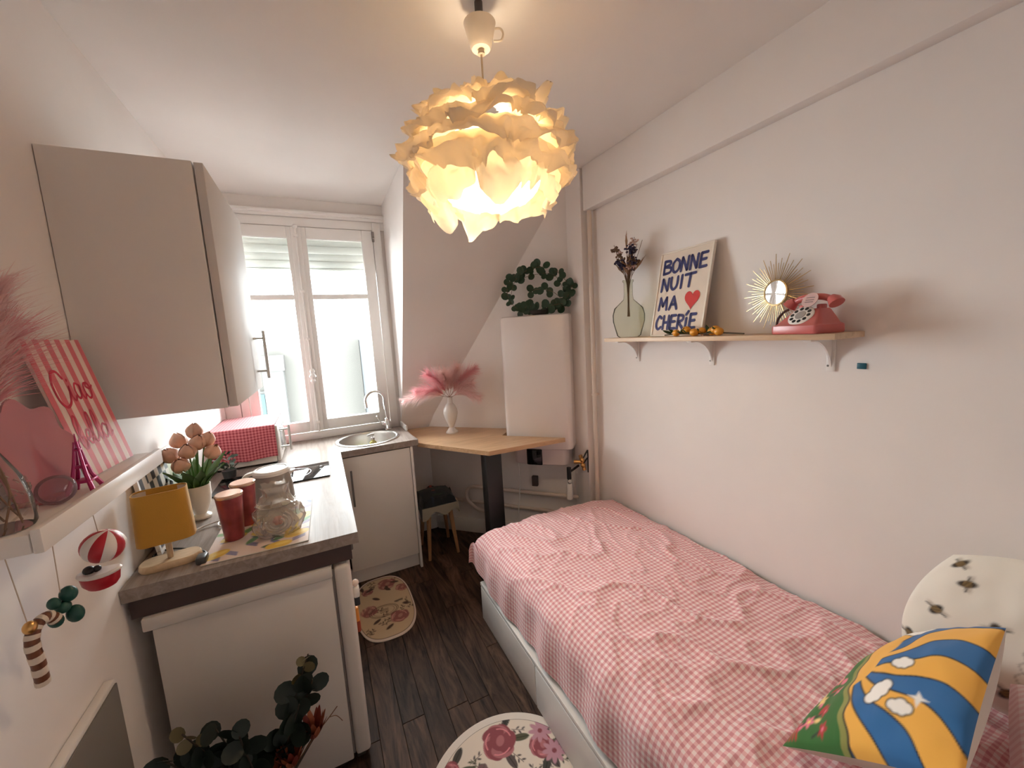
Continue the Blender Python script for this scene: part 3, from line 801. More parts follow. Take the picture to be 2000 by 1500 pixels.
def build_table_lamp():
    t = thing('table_lamp', 'small table lamp with a mustard yellow fabric shade and pale wood base', 'lamp', (-0.486, 1.535, 0.9))
    def rrect(w, d, r, n=5):
        pts = []
        for cx, cy, a0 in ((w / 2 - r, d / 2 - r, 0), (-w / 2 + r, d / 2 - r, PI / 2), (-w / 2 + r, -d / 2 + r, PI), (w / 2 - r, -d / 2 + r, 3 * PI / 2)):
            for k in range(n + 1):
                a = a0 + PI / 2 * k / n; pts.append((cx + r * math.cos(a), cy + r * math.sin(a)))
        return pts
    rz = Matrix.Rotation(math.radians(8), 4, 'Z')
    def ring(w, d, r, z): return [rz @ Vector((x, y, z)) for x, y in rrect(w, d, r)]
    b = B(); b.rings([ring(0.142, 0.085, 0.03, 0.085), ring(0.132, 0.075, 0.028, 0.243), ring(0.128, 0.071, 0.026, 0.243), ring(0.138, 0.081, 0.028, 0.085)], cap0=False, cap1=False, loop=True)
    s = obj('lamp_shade', b, mat('mustard_fabric', (0.50, 0.25, 0.03), 0.9, bump=0.3, bscale=400, sheen=0.2), t)
    b = B(); b.rings([ring(0.1285, 0.0715, 0.027, 0.238), ring(0.137, 0.080, 0.028, 0.087)], cap0=False, cap1=False)
    obj('shade_lining', b, mat('shade_lining', (0.62, 0.52, 0.44), 0.9), s)
    b = B(); b.cyl((0, 0, 0.02), (0, 0, 0.135), 0.008, n=14); b.cyl((0, 0, 0.135), (0, 0, 0.165), 0.014, n=14)
    obj('pole', b, PALEWOOD, t)
    bw = B(); bw.rings([ring(0.150, 0.075, 0.036, 0.001), ring(0.156, 0.080, 0.038, 0.008), ring(0.152, 0.077, 0.037, 0.020), ring(0.146, 0.072, 0.034, 0.023)])
    obj('base', bw, PALEWOOD, t)
    tag(obj('lamp_cable', B().tube(crom([(-0.535, 1.575, 0.9045), (-0.555, 1.62, 0.905), (-0.52, 1.645, 0.905), (-0.45, 1.60, 0.905), (-0.405, 1.555, 0.9045), (-0.395, 1.51, 0.9045), (-0.402, 1.50, 0.9045)], 6), 0.003, 8), BLACK), 'thin black lamp cable curling round the wooden lamp base', 'cord')
    t = thing('plug_adapter', 'small dark plug adapter lying beside the wooden lamp base', 'adapter', (-0.398, 1.49, 0.9))
    obj('case', B().box(-0.014, 0.014, -0.022, 0.022, 0.001, 0.024, bev=0.006), mat('adapter_grey', (0.06, 0.06, 0.06), 0.35), t)
    obj('prong', B().cyl((0, 0.022, 0.012), (0, 0.038, 0.012), 0.003), STEEL, t)
build_table_lamp()

def build_picture():
    """white frame leaning on the wall behind the lamp"""
    y0, y1, h = 1.615, 1.985, 0.30
    xb, xt = -0.538, -0.573
    t = thing('leaning_picture', 'white framed picture with a black checked print leaning on the wall behind the vase', 'picture', (xb, (y0 + y1) / 2, 0.901))
    ang = math.atan2(xb - xt, h)
    m = Matrix.Rotation(-ang, 4, 'Y')
    L = (y1 - y0) / 2
    b = B(); fw = 0.014
    b.box(-0.006, 0.006, -L, L, 0, fw, bev=0.002, m=m); b.box(-0.006, 0.006, -L, L, h - fw, h, bev=0.002, m=m)
    b.box(-0.006, 0.006, -L, -L + fw, fw, h - fw, bev=0.002, m=m); b.box(-0.006, 0.006, L - fw, L, fw, h - fw, bev=0.002, m=m)
    obj('frame', b, WHITEP, t)
    nu, nv = 130, 90
    us = np.linspace(-L + fw, L - fw, nu); vs = np.linspace(fw, h - fw, nv)
    Y, Z = np.meshgrid(us, vs, indexing='ij')
    p = Paint(Y, Z, lin(176, 178, 146), 0.004)
    p.mask(Y < 0.10, lin(196, 180, 160))
    ck = (np.floor((Y + 0.6) / 0.032) + np.floor(Z / 0.045)) % 2 < 1
    p.mask((Y > -0.10) & (Y < 0.10), lin(205, 196, 180)); p.mask((Y > -0.10) & (Y < 0.10) & ck, lin(40, 42, 38))
    p.mask((Y > -0.16) & (Y < -0.13), lin(45, 25, 28)); p.mask(Y < -0.16, lin(150, 150, 140))
    p.leaf(0.15, 0.06, 0.05, 1.2, lin(70, 110, 60)); p.leaf(0.17, 0.10, 0.04, 1.9, lin(60, 90, 50))
    Pp = np.stack([np.zeros_like(Y), Y, Z], -1)
    me = painted_mesh('picture_print', Pp, grid_faces(nu, nv), p.C, printed('paper_print', 0.5, 0.0, 0.0))
    obj('picture_print', me, None, t).matrix_local = m
build_picture()

def build_tulips():
    t = thing('tulip_vase', 'white vase holding a bunch of peach tulips with green leaves', 'vase', (-0.486, 1.900, 0.9))
    obj('vase', B().lathe([(0.030, 0.001), (0.034, 0.006), (0.034, 0.012), (0.020, 0.022), (0.026, 0.036), (0.038, 0.065), (0.042, 0.095), (0.043, 0.138), (0.0405, 0.138), (0.039, 0.10), (0.035, 0.07), (0.0, 0.04)], n=36), mat('cream_ceramic', (0.74, 0.66, 0.57), 0.3), t)
    pet = mat('tulip_petal', (0.72, 0.42, 0.30), 0.6, sss=0.1, var=0.15, vscale=30)
    grn = mat('tulip_leaf', (0.07, 0.16, 0.03), 0.5, var=0.3, vscale=20)
    def petal():
        b = B()
        b.grid(lambda u, v: (0.017 * math.sin(PI * (0.12 + 0.88 * v) ** 0.85) * (u - 0.5) * 2.2, 0.046 * v, 0.016 * math.sin(PI * v * 0.95 + 0.15) - 0.006 * (2 * u - 1) ** 2), 6, 8)
        return b
    heads = [(-0.030, 0.02, 0.335, 0), (0.012, 0.01, 0.365, 1), (0.040, 0.0, 0.33, 2), (-0.045, -0.012, 0.29, 3), (0.0, -0.03, 0.30, 4), (-0.018, -0.045, 0.255, 5), (0.055, -0.02, 0.285, 6), (0.022, -0.015, 0.325, 7)]
    for i, (x, y, z, s) in enumerate(heads):
        z -= 0.042; x *= 1.05
        d = Vector((x * 1.3, y * 1.3, 0.12)).normalized()
        obj('stem', B().tube(crom([(x * 0.2, y * 0.2, 0.06), (x * 0.45, y * 0.45, 0.16), (x, y, z)], 5), 0.003, 6), grn, t)
        b = B()
        base = frame_from((x, y, z), d, roll=s)
        for k in range(6):
            m = base @ Matrix.Rotation(k * PI / 3, 4, 'Y') @ Matrix.Translation((0, 0, 0.004)) @ Matrix.Scale(1.0 if k % 2 else 0.92, 4)
            b.grid(lambda u, v: m @ Vector((0.028 * math.sin(PI * (0.10 + 0.88 * v) ** 0.8) * (u - 0.5) * 1.9, 0.060 * v, 0.025 * math.sin(PI * v * 0.93 + 0.1) * (1 - 0.5 * (2 * u - 1) ** 2))), 6, 8)
        obj('tulip_head', b, pet, t)
    lv = B()
    lv.grid(lambda u, v: (0.023 * math.sin(PI * (0.08 + 0.92 * v)) * (2 * u - 1), 0.16 * v, 0.05 * v * v + 0.006 * (2 * u - 1) ** 2), 4, 10)
    lm = lv.mesh('leaf'); lm.materials.append(grn)
    for k in range(13):
        a = k * 0.97 + 0.3
        d = Vector((math.cos(a) * 0.45, math.sin(a) * 0.45, 1.0))
        inst('leaf', lm, t, frame_from((0.012 * math.cos(a), 0.012 * math.sin(a), 0.11), d, up=Vector((math.cos(a), math.sin(a), -0.3)), scale=0.75 + 0.3 * ((k * 37) % 10) / 10))
    # dark leafy bunch standing behind it on the worktop
    t = thing('dark_herb_pot', 'dark blue-green leafy pot plant between the tulips and the microwave', 'plant', (-0.475, 2.40, 0.9))
    obj('pot', B().lathe([(0.022, 0.009), (0.026, 0.010), (0.032, 0.05), (0.030, 0.05), (0.0, 0.04)], n=24), mat('pot_dark', (0.05, 0.05, 0.05), 0.5), t)
    dg = mat('herb_leaf', (0.05, 0.085, 0.06), 0.5, var=0.3, vscale=30)
    b = B(); b.poly([(0, 0, 0), (0.008, 0.014, 0.003), (0.007, 0.034, 0.002), (0, 0.048, 0), (-0.007, 0.034, 0.002), (-0.008, 0.014, 0.003)])
    hm = b.mesh('leaf'); hm.materials.append(dg)
    r = random.Random(3)
    for k in range(36):
        a = r.uniform(0, 2 * PI); z = r.uniform(0.05, 0.13); q = r.uniform(0.0, 0.03)
        inst('leaf', hm, t, frame_from((q * math.cos(a), q * math.sin(a), z), (math.cos(a), math.sin(a), r.uniform(-0.2, 1.0)), roll=r.uniform(-1, 1), scale=r.uniform(0.7, 1.1)))
build_tulips()
# ------------------------------------------------------------------ strokes used for hand lettering
def ribbon(b, pts, w, z, to3):
    """flat painted brush stroke with round ends, extruded 0.6 mm; to3 maps (x, y, h) to space"""
    P = [Vector((p[0], p[1])) for p in pts]
    L = len(P); left = []; right = []
    for i in range(L):
        t = (P[min(i + 1, L - 1)] - P[max(i - 1, 0)])
        t = t.normalized() if t.length > 1e-9 else Vector((1, 0))
        n = Vector((-t.y, t.x)); left.append(P[i] + n * w); right.append(P[i] - n * w)
    t0 = (P[0] - P[1]).normalized(); t1 = (P[-1] - P[-2]).normalized()
    def cap(c, t):
        a0 = math.atan2(t.y, t.x)
        return [c + Vector((math.cos(a0 + s), math.sin(a0 + s))) * w for s in np.linspace(-PI / 2 + 0.3, PI / 2 - 0.3, 5)]
    def quad(q):
        b.bm.faces.new([b.bm.verts.new(to3(p.x, p.y, z)) for p in q])
    for i in range(L - 1): quad((left[i], right[i], right[i + 1], left[i + 1]))
    quad([right[-1]] + cap(P[-1], t1) + [left[-1]])
    quad([left[0]] + cap(P[0], t0) + [right[0]])

# ------------------------------------------------------------------ picture ledge on the left wall and what stands on it
LZ = 1.285
def build_ledge():
    t = thing('picture_ledge', 'narrow white picture ledge on the wall beside the wall cabinet', 'shelf', (-0.51, 1.155, 1.25))
    P = lambda n, b, m: obj(n, b, m, t, world=True)
    P('ledge_board', B().box(-0.579, -0.447, 0.88, 1.43, 1.252, 1.285, bev=0.002), WHITEP)
    P('front_lip', B().box(-0.446, -0.432, 0.88, 1.43, 1.250, 1.292, bev=0.003), WHITEP)
    P('back_strip', B().box(-0.579, -0.568, 0.88, 1.43, 1.2855, 1.305, bev=0.002), WHITEP)
build_ledge()

def build_sign():
    t = thing('striped_sign', 'pink and white striped sign reading Ciao bella, leaning on the picture ledge', 'sign', (-0.490, 1.30, LZ + 0.0025))
    w, h = 0.205, 0.325
    ang = math.atan2(0.066, 0.315)
    # local board: x across (towards +y of the room), z up, leaning back to the wall
    my = Matrix(((0, 1, 0, 0), (1, 0, 0, 0), (0, 0, 1, 0), (0, 0, 0, 1)))
    my = Matrix(((0.0, 1.0, 0.0, 0.0), (1.0, 0.0, 0.0, 0.0), (0.0, 0.0, 1.0, 0.0), (0.0, 0.0, 0.0, 1.0)))
    base = Matrix.Rotation(math.radians(-3), 4, 'Z') @ Matrix.Rotation(-ang, 4, 'Y') @ Matrix.Rotation(math.radians(90), 4, 'Z')
    # after rotation: local x -> room y, local -y -> room x (front)
    obj('board', B().box(-w / 2, w / 2, -0.0, 0.006, 0, h, bev=0.001, m=base), mat('sign_edge', (0.70, 0.55, 0.52), 0.6), t)
    nu, nv = 120, 12
    us = np.linspace(-w / 2, w / 2, nu); vs = np.linspace(0, h, nv)
    X, Z = np.meshgrid(us, vs, indexing='ij')
    p = Paint(X, Z, lin(228, 205, 196), 0.003)
    p.mask(np.floor((X + w / 2) / (w / 11.0)) % 2 < 1, lin(214, 112, 122))
    Pp = np.stack([X, np.full_like(X, -0.0006), Z], -1)
    me = painted_mesh('striped_print', Pp, grid_faces(nu, nv), p.C, printed('sign_print', 0.55, 0, 0))
    obj('striped_print', me, None, t).matrix_local = base
    b = B()
    to3 = lambda x, y, hh: base @ Vector((x, -0.0012 - hh, y))
    def st(pts, w_=0.0028): ribbon(b, crom([(x * 1.22 - 0.016, (y - 0.15) * 1.12 + 0.152, 0) for x, y in pts], 5), w_, 0.0, to3)
    # Ciao
    st([(-0.012, 0.222), (-0.020, 0.236), (-0.034, 0.236), (-0.046, 0.212), (-0.046, 0.178), (-0.034, 0.162), (-0.018, 0.170), (-0.008, 0.190)], 0.0034)
    st([(-0.008, 0.190), (-0.004, 0.205), (-0.006, 0.184), (-0.001, 0.172), (0.008, 0.182)])
    st([(-0.003, 0.216), (-0.002, 0.218)], 0.003)
    st([(0.027, 0.202), (0.016, 0.208), (0.009, 0.192), (0.013, 0.175), (0.023, 0.182), (0.028, 0.205), (0.026, 0.184), (0.031, 0.172), (0.038, 0.182)])
    st([(0.050, 0.206), (0.041, 0.203), (0.038, 0.186), (0.045, 0.171), (0.055, 0.178), (0.058, 0.194), (0.052, 0.206), (0.046, 0.198), (0.056, 0.192), (0.066, 0.198)])
    # bella
    st([(-0.050, 0.090), (-0.036, 0.108), (-0.030, 0.136), (-0.036, 0.142), (-0.042, 0.125), (-0.043, 0.090), (-0.038, 0.072), (-0.027, 0.076), (-0.026, 0.092), (-0.035, 0.096)])
    st([(-0.026, 0.088), (-0.012, 0.092), (-0.008, 0.103), (-0.015, 0.108), (-0.020, 0.094), (-0.014, 0.078), (-0.004, 0.084)])
    st([(-0.004, 0.084), (0.008, 0.118), (0.008, 0.142), (0.002, 0.136), (0.001, 0.095), (0.007, 0.078), (0.015, 0.088)])
    st([(0.015, 0.088), (0.026, 0.120), (0.026, 0.144), (0.020, 0.138), (0.019, 0.095), (0.025, 0.078), (0.032, 0.088)])
    st([(0.052, 0.104), (0.042, 0.110), (0.034, 0.096), (0.038, 0.079), (0.048, 0.086), (0.053, 0.108), (0.051, 0.088), (0.056, 0.078), (0.066, 0.088)])
    obj('lettering', b, mat('sign_red', (0.56, 0.03, 0.075), 0.5), t, smooth=False)
build_sign()

def build_ledge_items():
    # pink translucent acrylic with a wavy outline
    t = thing('wavy_mirror', 'pink tinted acrylic table mirror with a wavy outline on the picture ledge', 'mirror', (-0.505, 1.085, LZ))
    lobes = []
    out = []
    for k in range(64):
        a = 2 * PI * k / 64
        r = 1 + 0.10 * math.cos(8 * a)
        out.append((0.075 * r * math.cos(a), 0.098 + 0.100 * r * math.sin(a)))
    tilt = Matrix.Rotation(math.radians(-9), 4, 'Y') @ Matrix.Rotation(math.radians(68), 4, 'Z') @ Matrix.Rotation(PI / 2, 4, 'X')
    b = B(); b.prism(out, -0.0025, 0.0025, m=tilt)
    pm = mat('pink_acrylic', (0.68, 0.26, 0.30), 0.06, 0.0, coat=0.5)
    pr = pm.node_tree.nodes['Principled BSDF']; pr.inputs['Transmission Weight'].default_value = 0.35
    obj('wavy_plate', b, pm, t)
    obj('stand', B().box(-0.045, 0.02, -0.04, 0.04, 0.0, 0.010, bev=0.004), pm, t)
    # glass ball foot beside the tower
    tag(obj('glass_orb', B().ball((-0.476, 1.035, LZ + 0.0285), 0.028, 24, 16), thin_glass('lilac_glass', (0.90, 0.76, 0.80), 0.03, 0.2, 0.2, (0.62, 0.42, 0.48))), 'small lilac glass ball next to the toy tower on the picture ledge', 'ornament')
    # little pink lattice tower
    t = thing('toy_tower', 'tiny hot pink lattice tower souvenir on the picture ledge', 'souvenir', (-0.466, 1.105, LZ + 0.0))
    b = B()
    prof = [(0.021, 0.0), (0.015, 0.018), (0.010, 0.035), (0.0065, 0.06), (0.004, 0.085), (0.0022, 0.105)]
    hp = mat('hot_pink', (0.50, 0.03, 0.16), 0.3, 0.2)
    for sx in (-1, 1):
        for sy in (-1, 1):
            b.tube([(sx * r, sy * r, z) for r, z in prof], [0.0045, 0.004, 0.0035, 0.003, 0.0022, 0.0016], 6)
    obj('legs', b, hp, t)
    b = B()
    for z, r in ((0.020, 0.017), (0.050, 0.009), (0.086, 0.0055)): b.box(-r, r, -r, r, z, z + 0.005, bev=0.001)
    b.cyl((0, 0, 0.10), (0, 0, 0.122), 0.0022, 0.0008, n=8)
    obj('platforms', b, hp, t)
    # glass bottle with twigs
    t = thing('glass_bottle', 'clear embossed glass bottle with brown twigs at the end of the picture ledge', 'bottle', (-0.500, 0.925, LZ))
    g = thin_glass('bottle_glass', (0.96, 0.95, 0.93), 0.02, 0.12, 0.06, (0.7, 0.65, 0.62))
    obj('bottle', B().lathe([(0.0, 0.002), (0.040, 0.002), (0.043, 0.008), (0.042, 0.05), (0.036, 0.085), (0.024, 0.115), (0.0155, 0.135), (0.0150, 0.165), (0.0175, 0.168), (0.0175, 0.178), (0.015, 0.178)], n=40, cap1=False), g, t)
    b = B(); r = random.Random(11)
    for k in range(26):
        a = r.uniform(-1.2, 1.6); z = r.uniform(0.02, 0.09); rr = 0.043 - max(0, z - 0.05) * 0.17
        b.tube([(rr * math.cos(a + s), rr * math.sin(a + s), z + 0.006 * math.sin(6 * s)) for s in (0, .1, .2)], 0.0018, 5)
    obj('embossing', b, g, t)
    for k in range(7):
        a = k * 0.9; q = 0.008 + 0.004 * (k % 3)
        obj('twig', B().tube(crom([(0.028 * math.cos(a), 0.028 * math.sin(a), 0.008), (0.02 * math.cos(a + 1), 0.02 * math.sin(a + 1), 0.07), (0.006 * math.cos(a + 2), 0.006 * math.sin(a + 2), 0.15), (q * math.cos(a), q * math.sin(a), 0.22)], 5), 0.0016, 5), mat('twig_brown', (0.20, 0.10, 0.05), 0.8), t)
build_ledge_items()

# ------------------------------------------------------------------ feathery plumes
def plume_mesh(path, w, n, seed, droop=0.25, droplen=0.06, rad=0.00055):
    """stalk path with n fine hairs"""
    r = random.Random(seed); P = crom(path, 8); b = B()
    for k in range(n):
        t = 0.12 + 0.88 * r.random() ** 0.8
        i = min(int(t * (len(P) - 1)), len(P) - 2)
        p = P[i].lerp(P[i + 1], r.random()); tg = (P[i + 1] - P[i]).normalized()
        sd = Vector((r.gauss(0, 1), r.gauss(0, 1), r.gauss(0, 1))); sd = (sd - tg * sd.dot(tg)).normalized()
        ln = droplen * r.uniform(0.6, 1.2) * (0.45 + math.sin(PI * min(1, 0.15 + t * 0.85)))
        d1 = (tg * 1.0 + sd * w).normalized()
        q1 = p + d1 * ln * 0.5; q2 = q1 + (d1 + sd * 0.25 + Vector((0, 0, -droop))).normalized() * ln * 0.5
        n_ = d1.cross(sd).normalized() * rad * r.uniform(1.0, 2.2)
        vs = [b.bm.verts.new(x) for x in (p - n_, p + n_, q1 + n_, q1 - n_, q2)]
        b.bm.faces.new((vs[0], vs[1], vs[2], vs[3])); b.bm.faces.new((vs[3], vs[2], vs[4]))
    return b
PINKP = cloth_translucent('pink_plume', (0.84, 0.44, 0.47), (0.82, 0.46, 0.48), 0.5)
PALEP = cloth_translucent('pale_plume', (0.90, 0.70, 0.68), (0.88, 0.68, 0.66), 0.5)
def build_ledge_pampas():
    t = thing('pampas_bunch', 'deep pink pampas plumes standing in the glass bottle on the picture ledge', 'pampas grass', (-0.500, 0.925, LZ + 0.10))
    for k, (tip, m) in enumerate((((-0.030, -0.01, 0.40), PINKP), ((0.03, 0.06, 0.30), PALEP), ((0.012, 0.10, 0.23), PINKP), ((-0.02, 0.05, 0.34), PINKP), ((0.04, -0.04, 0.27), PALEP))):
        tip = Vector(tip); path = [(0, 0, 0.01), (0.002, 0.0, 0.075), tip * 0.55 + Vector((0, 0, 0.02)), tip]
        obj('plume', plume_mesh([path[1], path[2], path[3]], 0.5, 520, k, 0.35, 0.085), m, t, smooth=False, kind='stuff')
        obj('stalk', B().tube(crom(path, 5), 0.0014, 5), mat('stalk_tan', (0.40, 0.22, 0.14), 0.8), t)
build_ledge_pampas()

# ------------------------------------------------------------------ ornaments hung from the ledge
def build_ornaments():
    red = mat('ornament_red', (0.45, 0.012, 0.025), 0.35); wht = mat('ornament_white', (0.76, 0.70, 0.66), 0.4)
    strm = mat('string_beige', (0.55, 0.45, 0.36), 0.9)
    t = thing('balloon_ornament', 'red and white striped balloon ornament with a red basket hung under the picture ledge', 'ornament', (-0.472, 1.115, 1.09))
    c = Vector((0.012, 0.0, 0.066)); tiltm = Matrix.Rotation(0.35, 4, 'Y')
    for k in range(10):
        b = B(); a0 = 2 * PI * k / 10; a1 = 2 * PI * (k + 1) / 10
        b.grid(lambda u, v: c + tiltm @ Vector(((0.036 + 0.0012 * math.sin(PI * u)) * math.sin(PI * v) * math.cos(a0 + (a1 - a0) * u), (0.036 + 0.0012 * math.sin(PI * u)) * math.sin(PI * v) * math.sin(a0 + (a1 - a0) * u), 0.034 * math.cos(PI * v))), 5, 14)
        obj('gore', b, red if k % 2 else wht, t)
    def oval(rx, ry, z): return [(-0.002 + rx * math.cos(2 * PI * k / 20), ry * math.sin(2 * PI * k / 20), z + 0.004 * math.cos(2 * PI * k / 20) ** 2) for k in range(20)]
    bk = obj('basket', B().rings([oval(0.024, 0.012, -0.026), oval(0.031, 0.018, -0.016), oval(0.034, 0.020, 0.004)]), red, t)
    obj('basket_rim', B().rings([oval(0.036, 0.022, 0.0042), oval(0.037, 0.023, 0.008), oval(0.034, 0.020, 0.012)]), wht, t)
    b = B(); b.ball((-0.018, 0, 0.019), (0.010, 0.010, 0.009)); b.ball((-0.006, 0.003, 0.018), 0.007)
    obj('passengers', b, mat('ornament_black', (0.02, 0.015, 0.015), 0.4), t)
    obj('string', B().tube([(0.008, 0, 0.098), (0.004, 0, 0.162)], 0.0009, 5), strm, t)
    t = thing('candy_cane_ornament', 'cream and brown striped candy cane ornament hung under the picture ledge', 'ornament', (-0.525, 0.985, 1.06))
    pts = crom([(-0.004, 0.012, -0.10), (0.0, 0.004, -0.055), (0.0, 0.0, -0.012), (0.004, 0.008, 0.014), (0.012, 0.026, 0.020), (0.018, 0.038, 0.004)], 7)
    n = len(pts) - 1
    br = mat('cane_brown', (0.16, 0.05, 0.02), 0.4); cr = mat('cane_cream', (0.68, 0.58, 0.48), 0.5)
    for k in range(0, n, 2):
        seg = pts[k:min(k + 3, n + 1)]
        if len(seg) > 1: obj('stripe', B().tube(seg, 0.0100 if (k // 2) % 2 else 0.0106, 12), br if (k // 2) % 2 else cr, t)
    b = B(); b.ball((0.002, 0.0, 0.020), (0.010, 0.010, 0.012)); obj('bell', b, BRASS, t)
    obj('string', B().tube([(0.0, 0.0, 0.03), (-0.004, -0.012, 0.188)], 0.0009, 5), strm, t)
    t = thing('green_bow_ornament', 'dark green bow shaped ornament hung beside the red basket', 'ornament', (-0.505, 1.045, 1.075))
    gm = mat('ornament_green', (0.012, 0.075, 0.055), 0.4)
    b = B(); b.ball((0, 0, 0), 0.012); b.ball((0.008, 0.006, 0.022), (0.014, 0.011, 0.016)); b.ball((0.012, 0.006, -0.022), (0.014, 0.010, 0.018)); b.ball((-0.010, -0.008, -0.020), (0.012, 0.009, 0.014)); b.ball((-0.008, -0.008, 0.015), (0.010, 0.008, 0.012))
    obj('bow', b, gm, t)
    obj('string', B().tube([(0, 0, 0.03), (0.004, 0.002, 0.176)], 0.0009, 5), strm, t)
build_ornaments()

def build_heater():
    t = thing('wall_heater', 'flat white-edged wall heater with a grey front panel low on the left wall', 'heater', (-0.567, 0.89, 0.20))
    P = lambda n, b, m: obj(n, b, m, t, world=True)
    P('casing', B().box(-0.5795, -0.557, 0.45, 1.285, 0.20, 0.742, bev=0.004), WPLAST)
    P('front_panel', B().box(-0.5568, -0.552, 0.46, 1.278, 0.21, 0.733, bev=0.002), mat('heater_grey', (0.20, 0.18, 0.16), 0.5))
build_heater()

# ------------------------------------------------------------------ eucalyptus and protea bouquet on the floor
def leaf_mesh(name, w, l, m, cup=0.15, tip=0.0):
    b = B(); n = 12; c = b.bm.verts.new((0, l * 0.5, -cup * w))
    ring = []
    for k in range(n):
        a = 2 * PI * k / n - PI / 2
        x, y = w * math.cos(a), l * (0.5 + 0.5 * math.sin(a))
        x *= 1 - tip * max(0, math.sin(a))
        ring.append(b.bm.verts.new((x, y, 0)))
    for k in range(n): b.bm.faces.new((c, ring[k], ring[(k + 1) % n]))
    me = b.mesh(name); me.materials.append(m)
    return me
def build_bouquet():
    t = thing('floor_bouquet', 'tall vase of dark eucalyptus and red protea in front of the fridge', 'bouquet', (-0.27, 1.21, 0.0))
    obj('vase', B().lathe([(0.055, 0.0), (0.06, 0.005), (0.075, 0.12), (0.06, 0.22), (0.038, 0.27), (0.045, 0.30), (0.041, 0.30), (0.034, 0.27), (0.0, 0.1)], n=32), mat('vase_grey', (0.35, 0.32, 0.30), 0.4), t)
    dk = mat('eucalyptus_leaf', (0.011, 0.020, 0.013), 0.55, var=0.35, vscale=25)
    ol = mat('eucalyptus_young', (0.16, 0.13, 0.06), 0.55)
    lm1 = leaf_mesh('leaf', 0.027, 0.058, dk); lm2 = leaf_mesh('leaf', 0.017, 0.036, ol)
    sm = mat('stem_dark', (0.05, 0.035, 0.025), 0.7)
    r = random.Random(9)
    br = [((0.145, 0.045, 0.64), 16, True), ((0.11, 0.01, 0.52), 12, False), ((-0.15, -0.01, 0.585), 14, True), ((-0.085, 0.0, 0.555), 12, False), ((-0.20, 0.0, 0.525), 12, False), ((-0.03, -0.03, 0.53), 10, False), ((0.15, 0.03, 0.565), 13, False), ((-0.12, -0.02, 0.50), 11, False)]
    for k, (tip, n, young) in enumerate(br):
        tip = Vector(tip)
        path = crom([(0, 0, 0.2), (tip.x * 0.12, tip.y * 0.12, 0.32), (tip.x * 0.6, tip.y * 0.6, 0.2 + (tip.z - 0.2) * 0.68), tip], 8)
        obj('stem', B().tube(path, 0.0022, 5), sm, t)
        for j in range(n):
            u = 0.42 + 0.58 * (j + 0.5) / n
            i = min(int(u * (len(path) - 1)), len(path) - 2)
            p = path[i]; tg = (path[i + 1] - path[i]).normalized()
            a = j * 2.4 + k
            sd = Vector((math.cos(a), -0.3 + 0.5 * math.sin(a), 0.35 * math.sin(a * 1.3)))
            last = young and j >= n - 4
            inst('leaf', lm2 if last else lm1, t, frame_from(p, tg * 0.45 + sd, up=Vector((0.2, -1, 0.4)), roll=r.uniform(-0.5, 0.5), scale=r.uniform(0.75, 1.1)))
    pr = mat('protea_red', (0.20, 0.030, 0.018), 0.6, var=0.3, vscale=20); po = mat('protea_orange', (0.38, 0.11, 0.045), 0.6, var=0.25, vscale=20)
    pet = [leaf_mesh('petal', 0.011, 0.075, m, 0.25, 0.5) for m in (pr, po)]
    for (cx, cy, cz), off in (((0.075, -0.01, 0.395), 0), ((0.135, 0.02, 0.425), 1), ((0.02, -0.02, 0.37), 2)):
        obj('stem', B().tube([(0, 0, 0.2), (cx * 0.6, cy * 0.6, cz - 0.1), (cx, cy, cz - 0.035)], 0.004, 6), sm, t)
        for k in range(16):
            a = k * 2.39996; q = 0.3 + 0.35 * (k / 16)
            inst('petal', pet[(k + off) % 2], t, frame_from((cx + 0.01 * math.cos(a), cy + 0.01 * math.sin(a), cz - 0.035), (math.cos(a) * q, math.sin(a) * q, 1.0), up=Vector((math.cos(a), math.sin(a), 0)), scale=1.05 - 0.25 * k / 16))
    tw = mat('twig_brown')
    obj('twig', B().tube(crom([(0.0, 0, 0.25), (0.12, 0.01, 0.38), (0.18, 0.02, 0.43), (0.205, 0.02, 0.455)], 5), 0.0014, 5), tw, t)
    obj('twig', B().tube(crom([(0.18, 0.02, 0.43), (0.20, 0.015, 0.43), (0.215, 0.02, 0.40)], 5), 0.001, 5), tw, t)
build_bouquet()
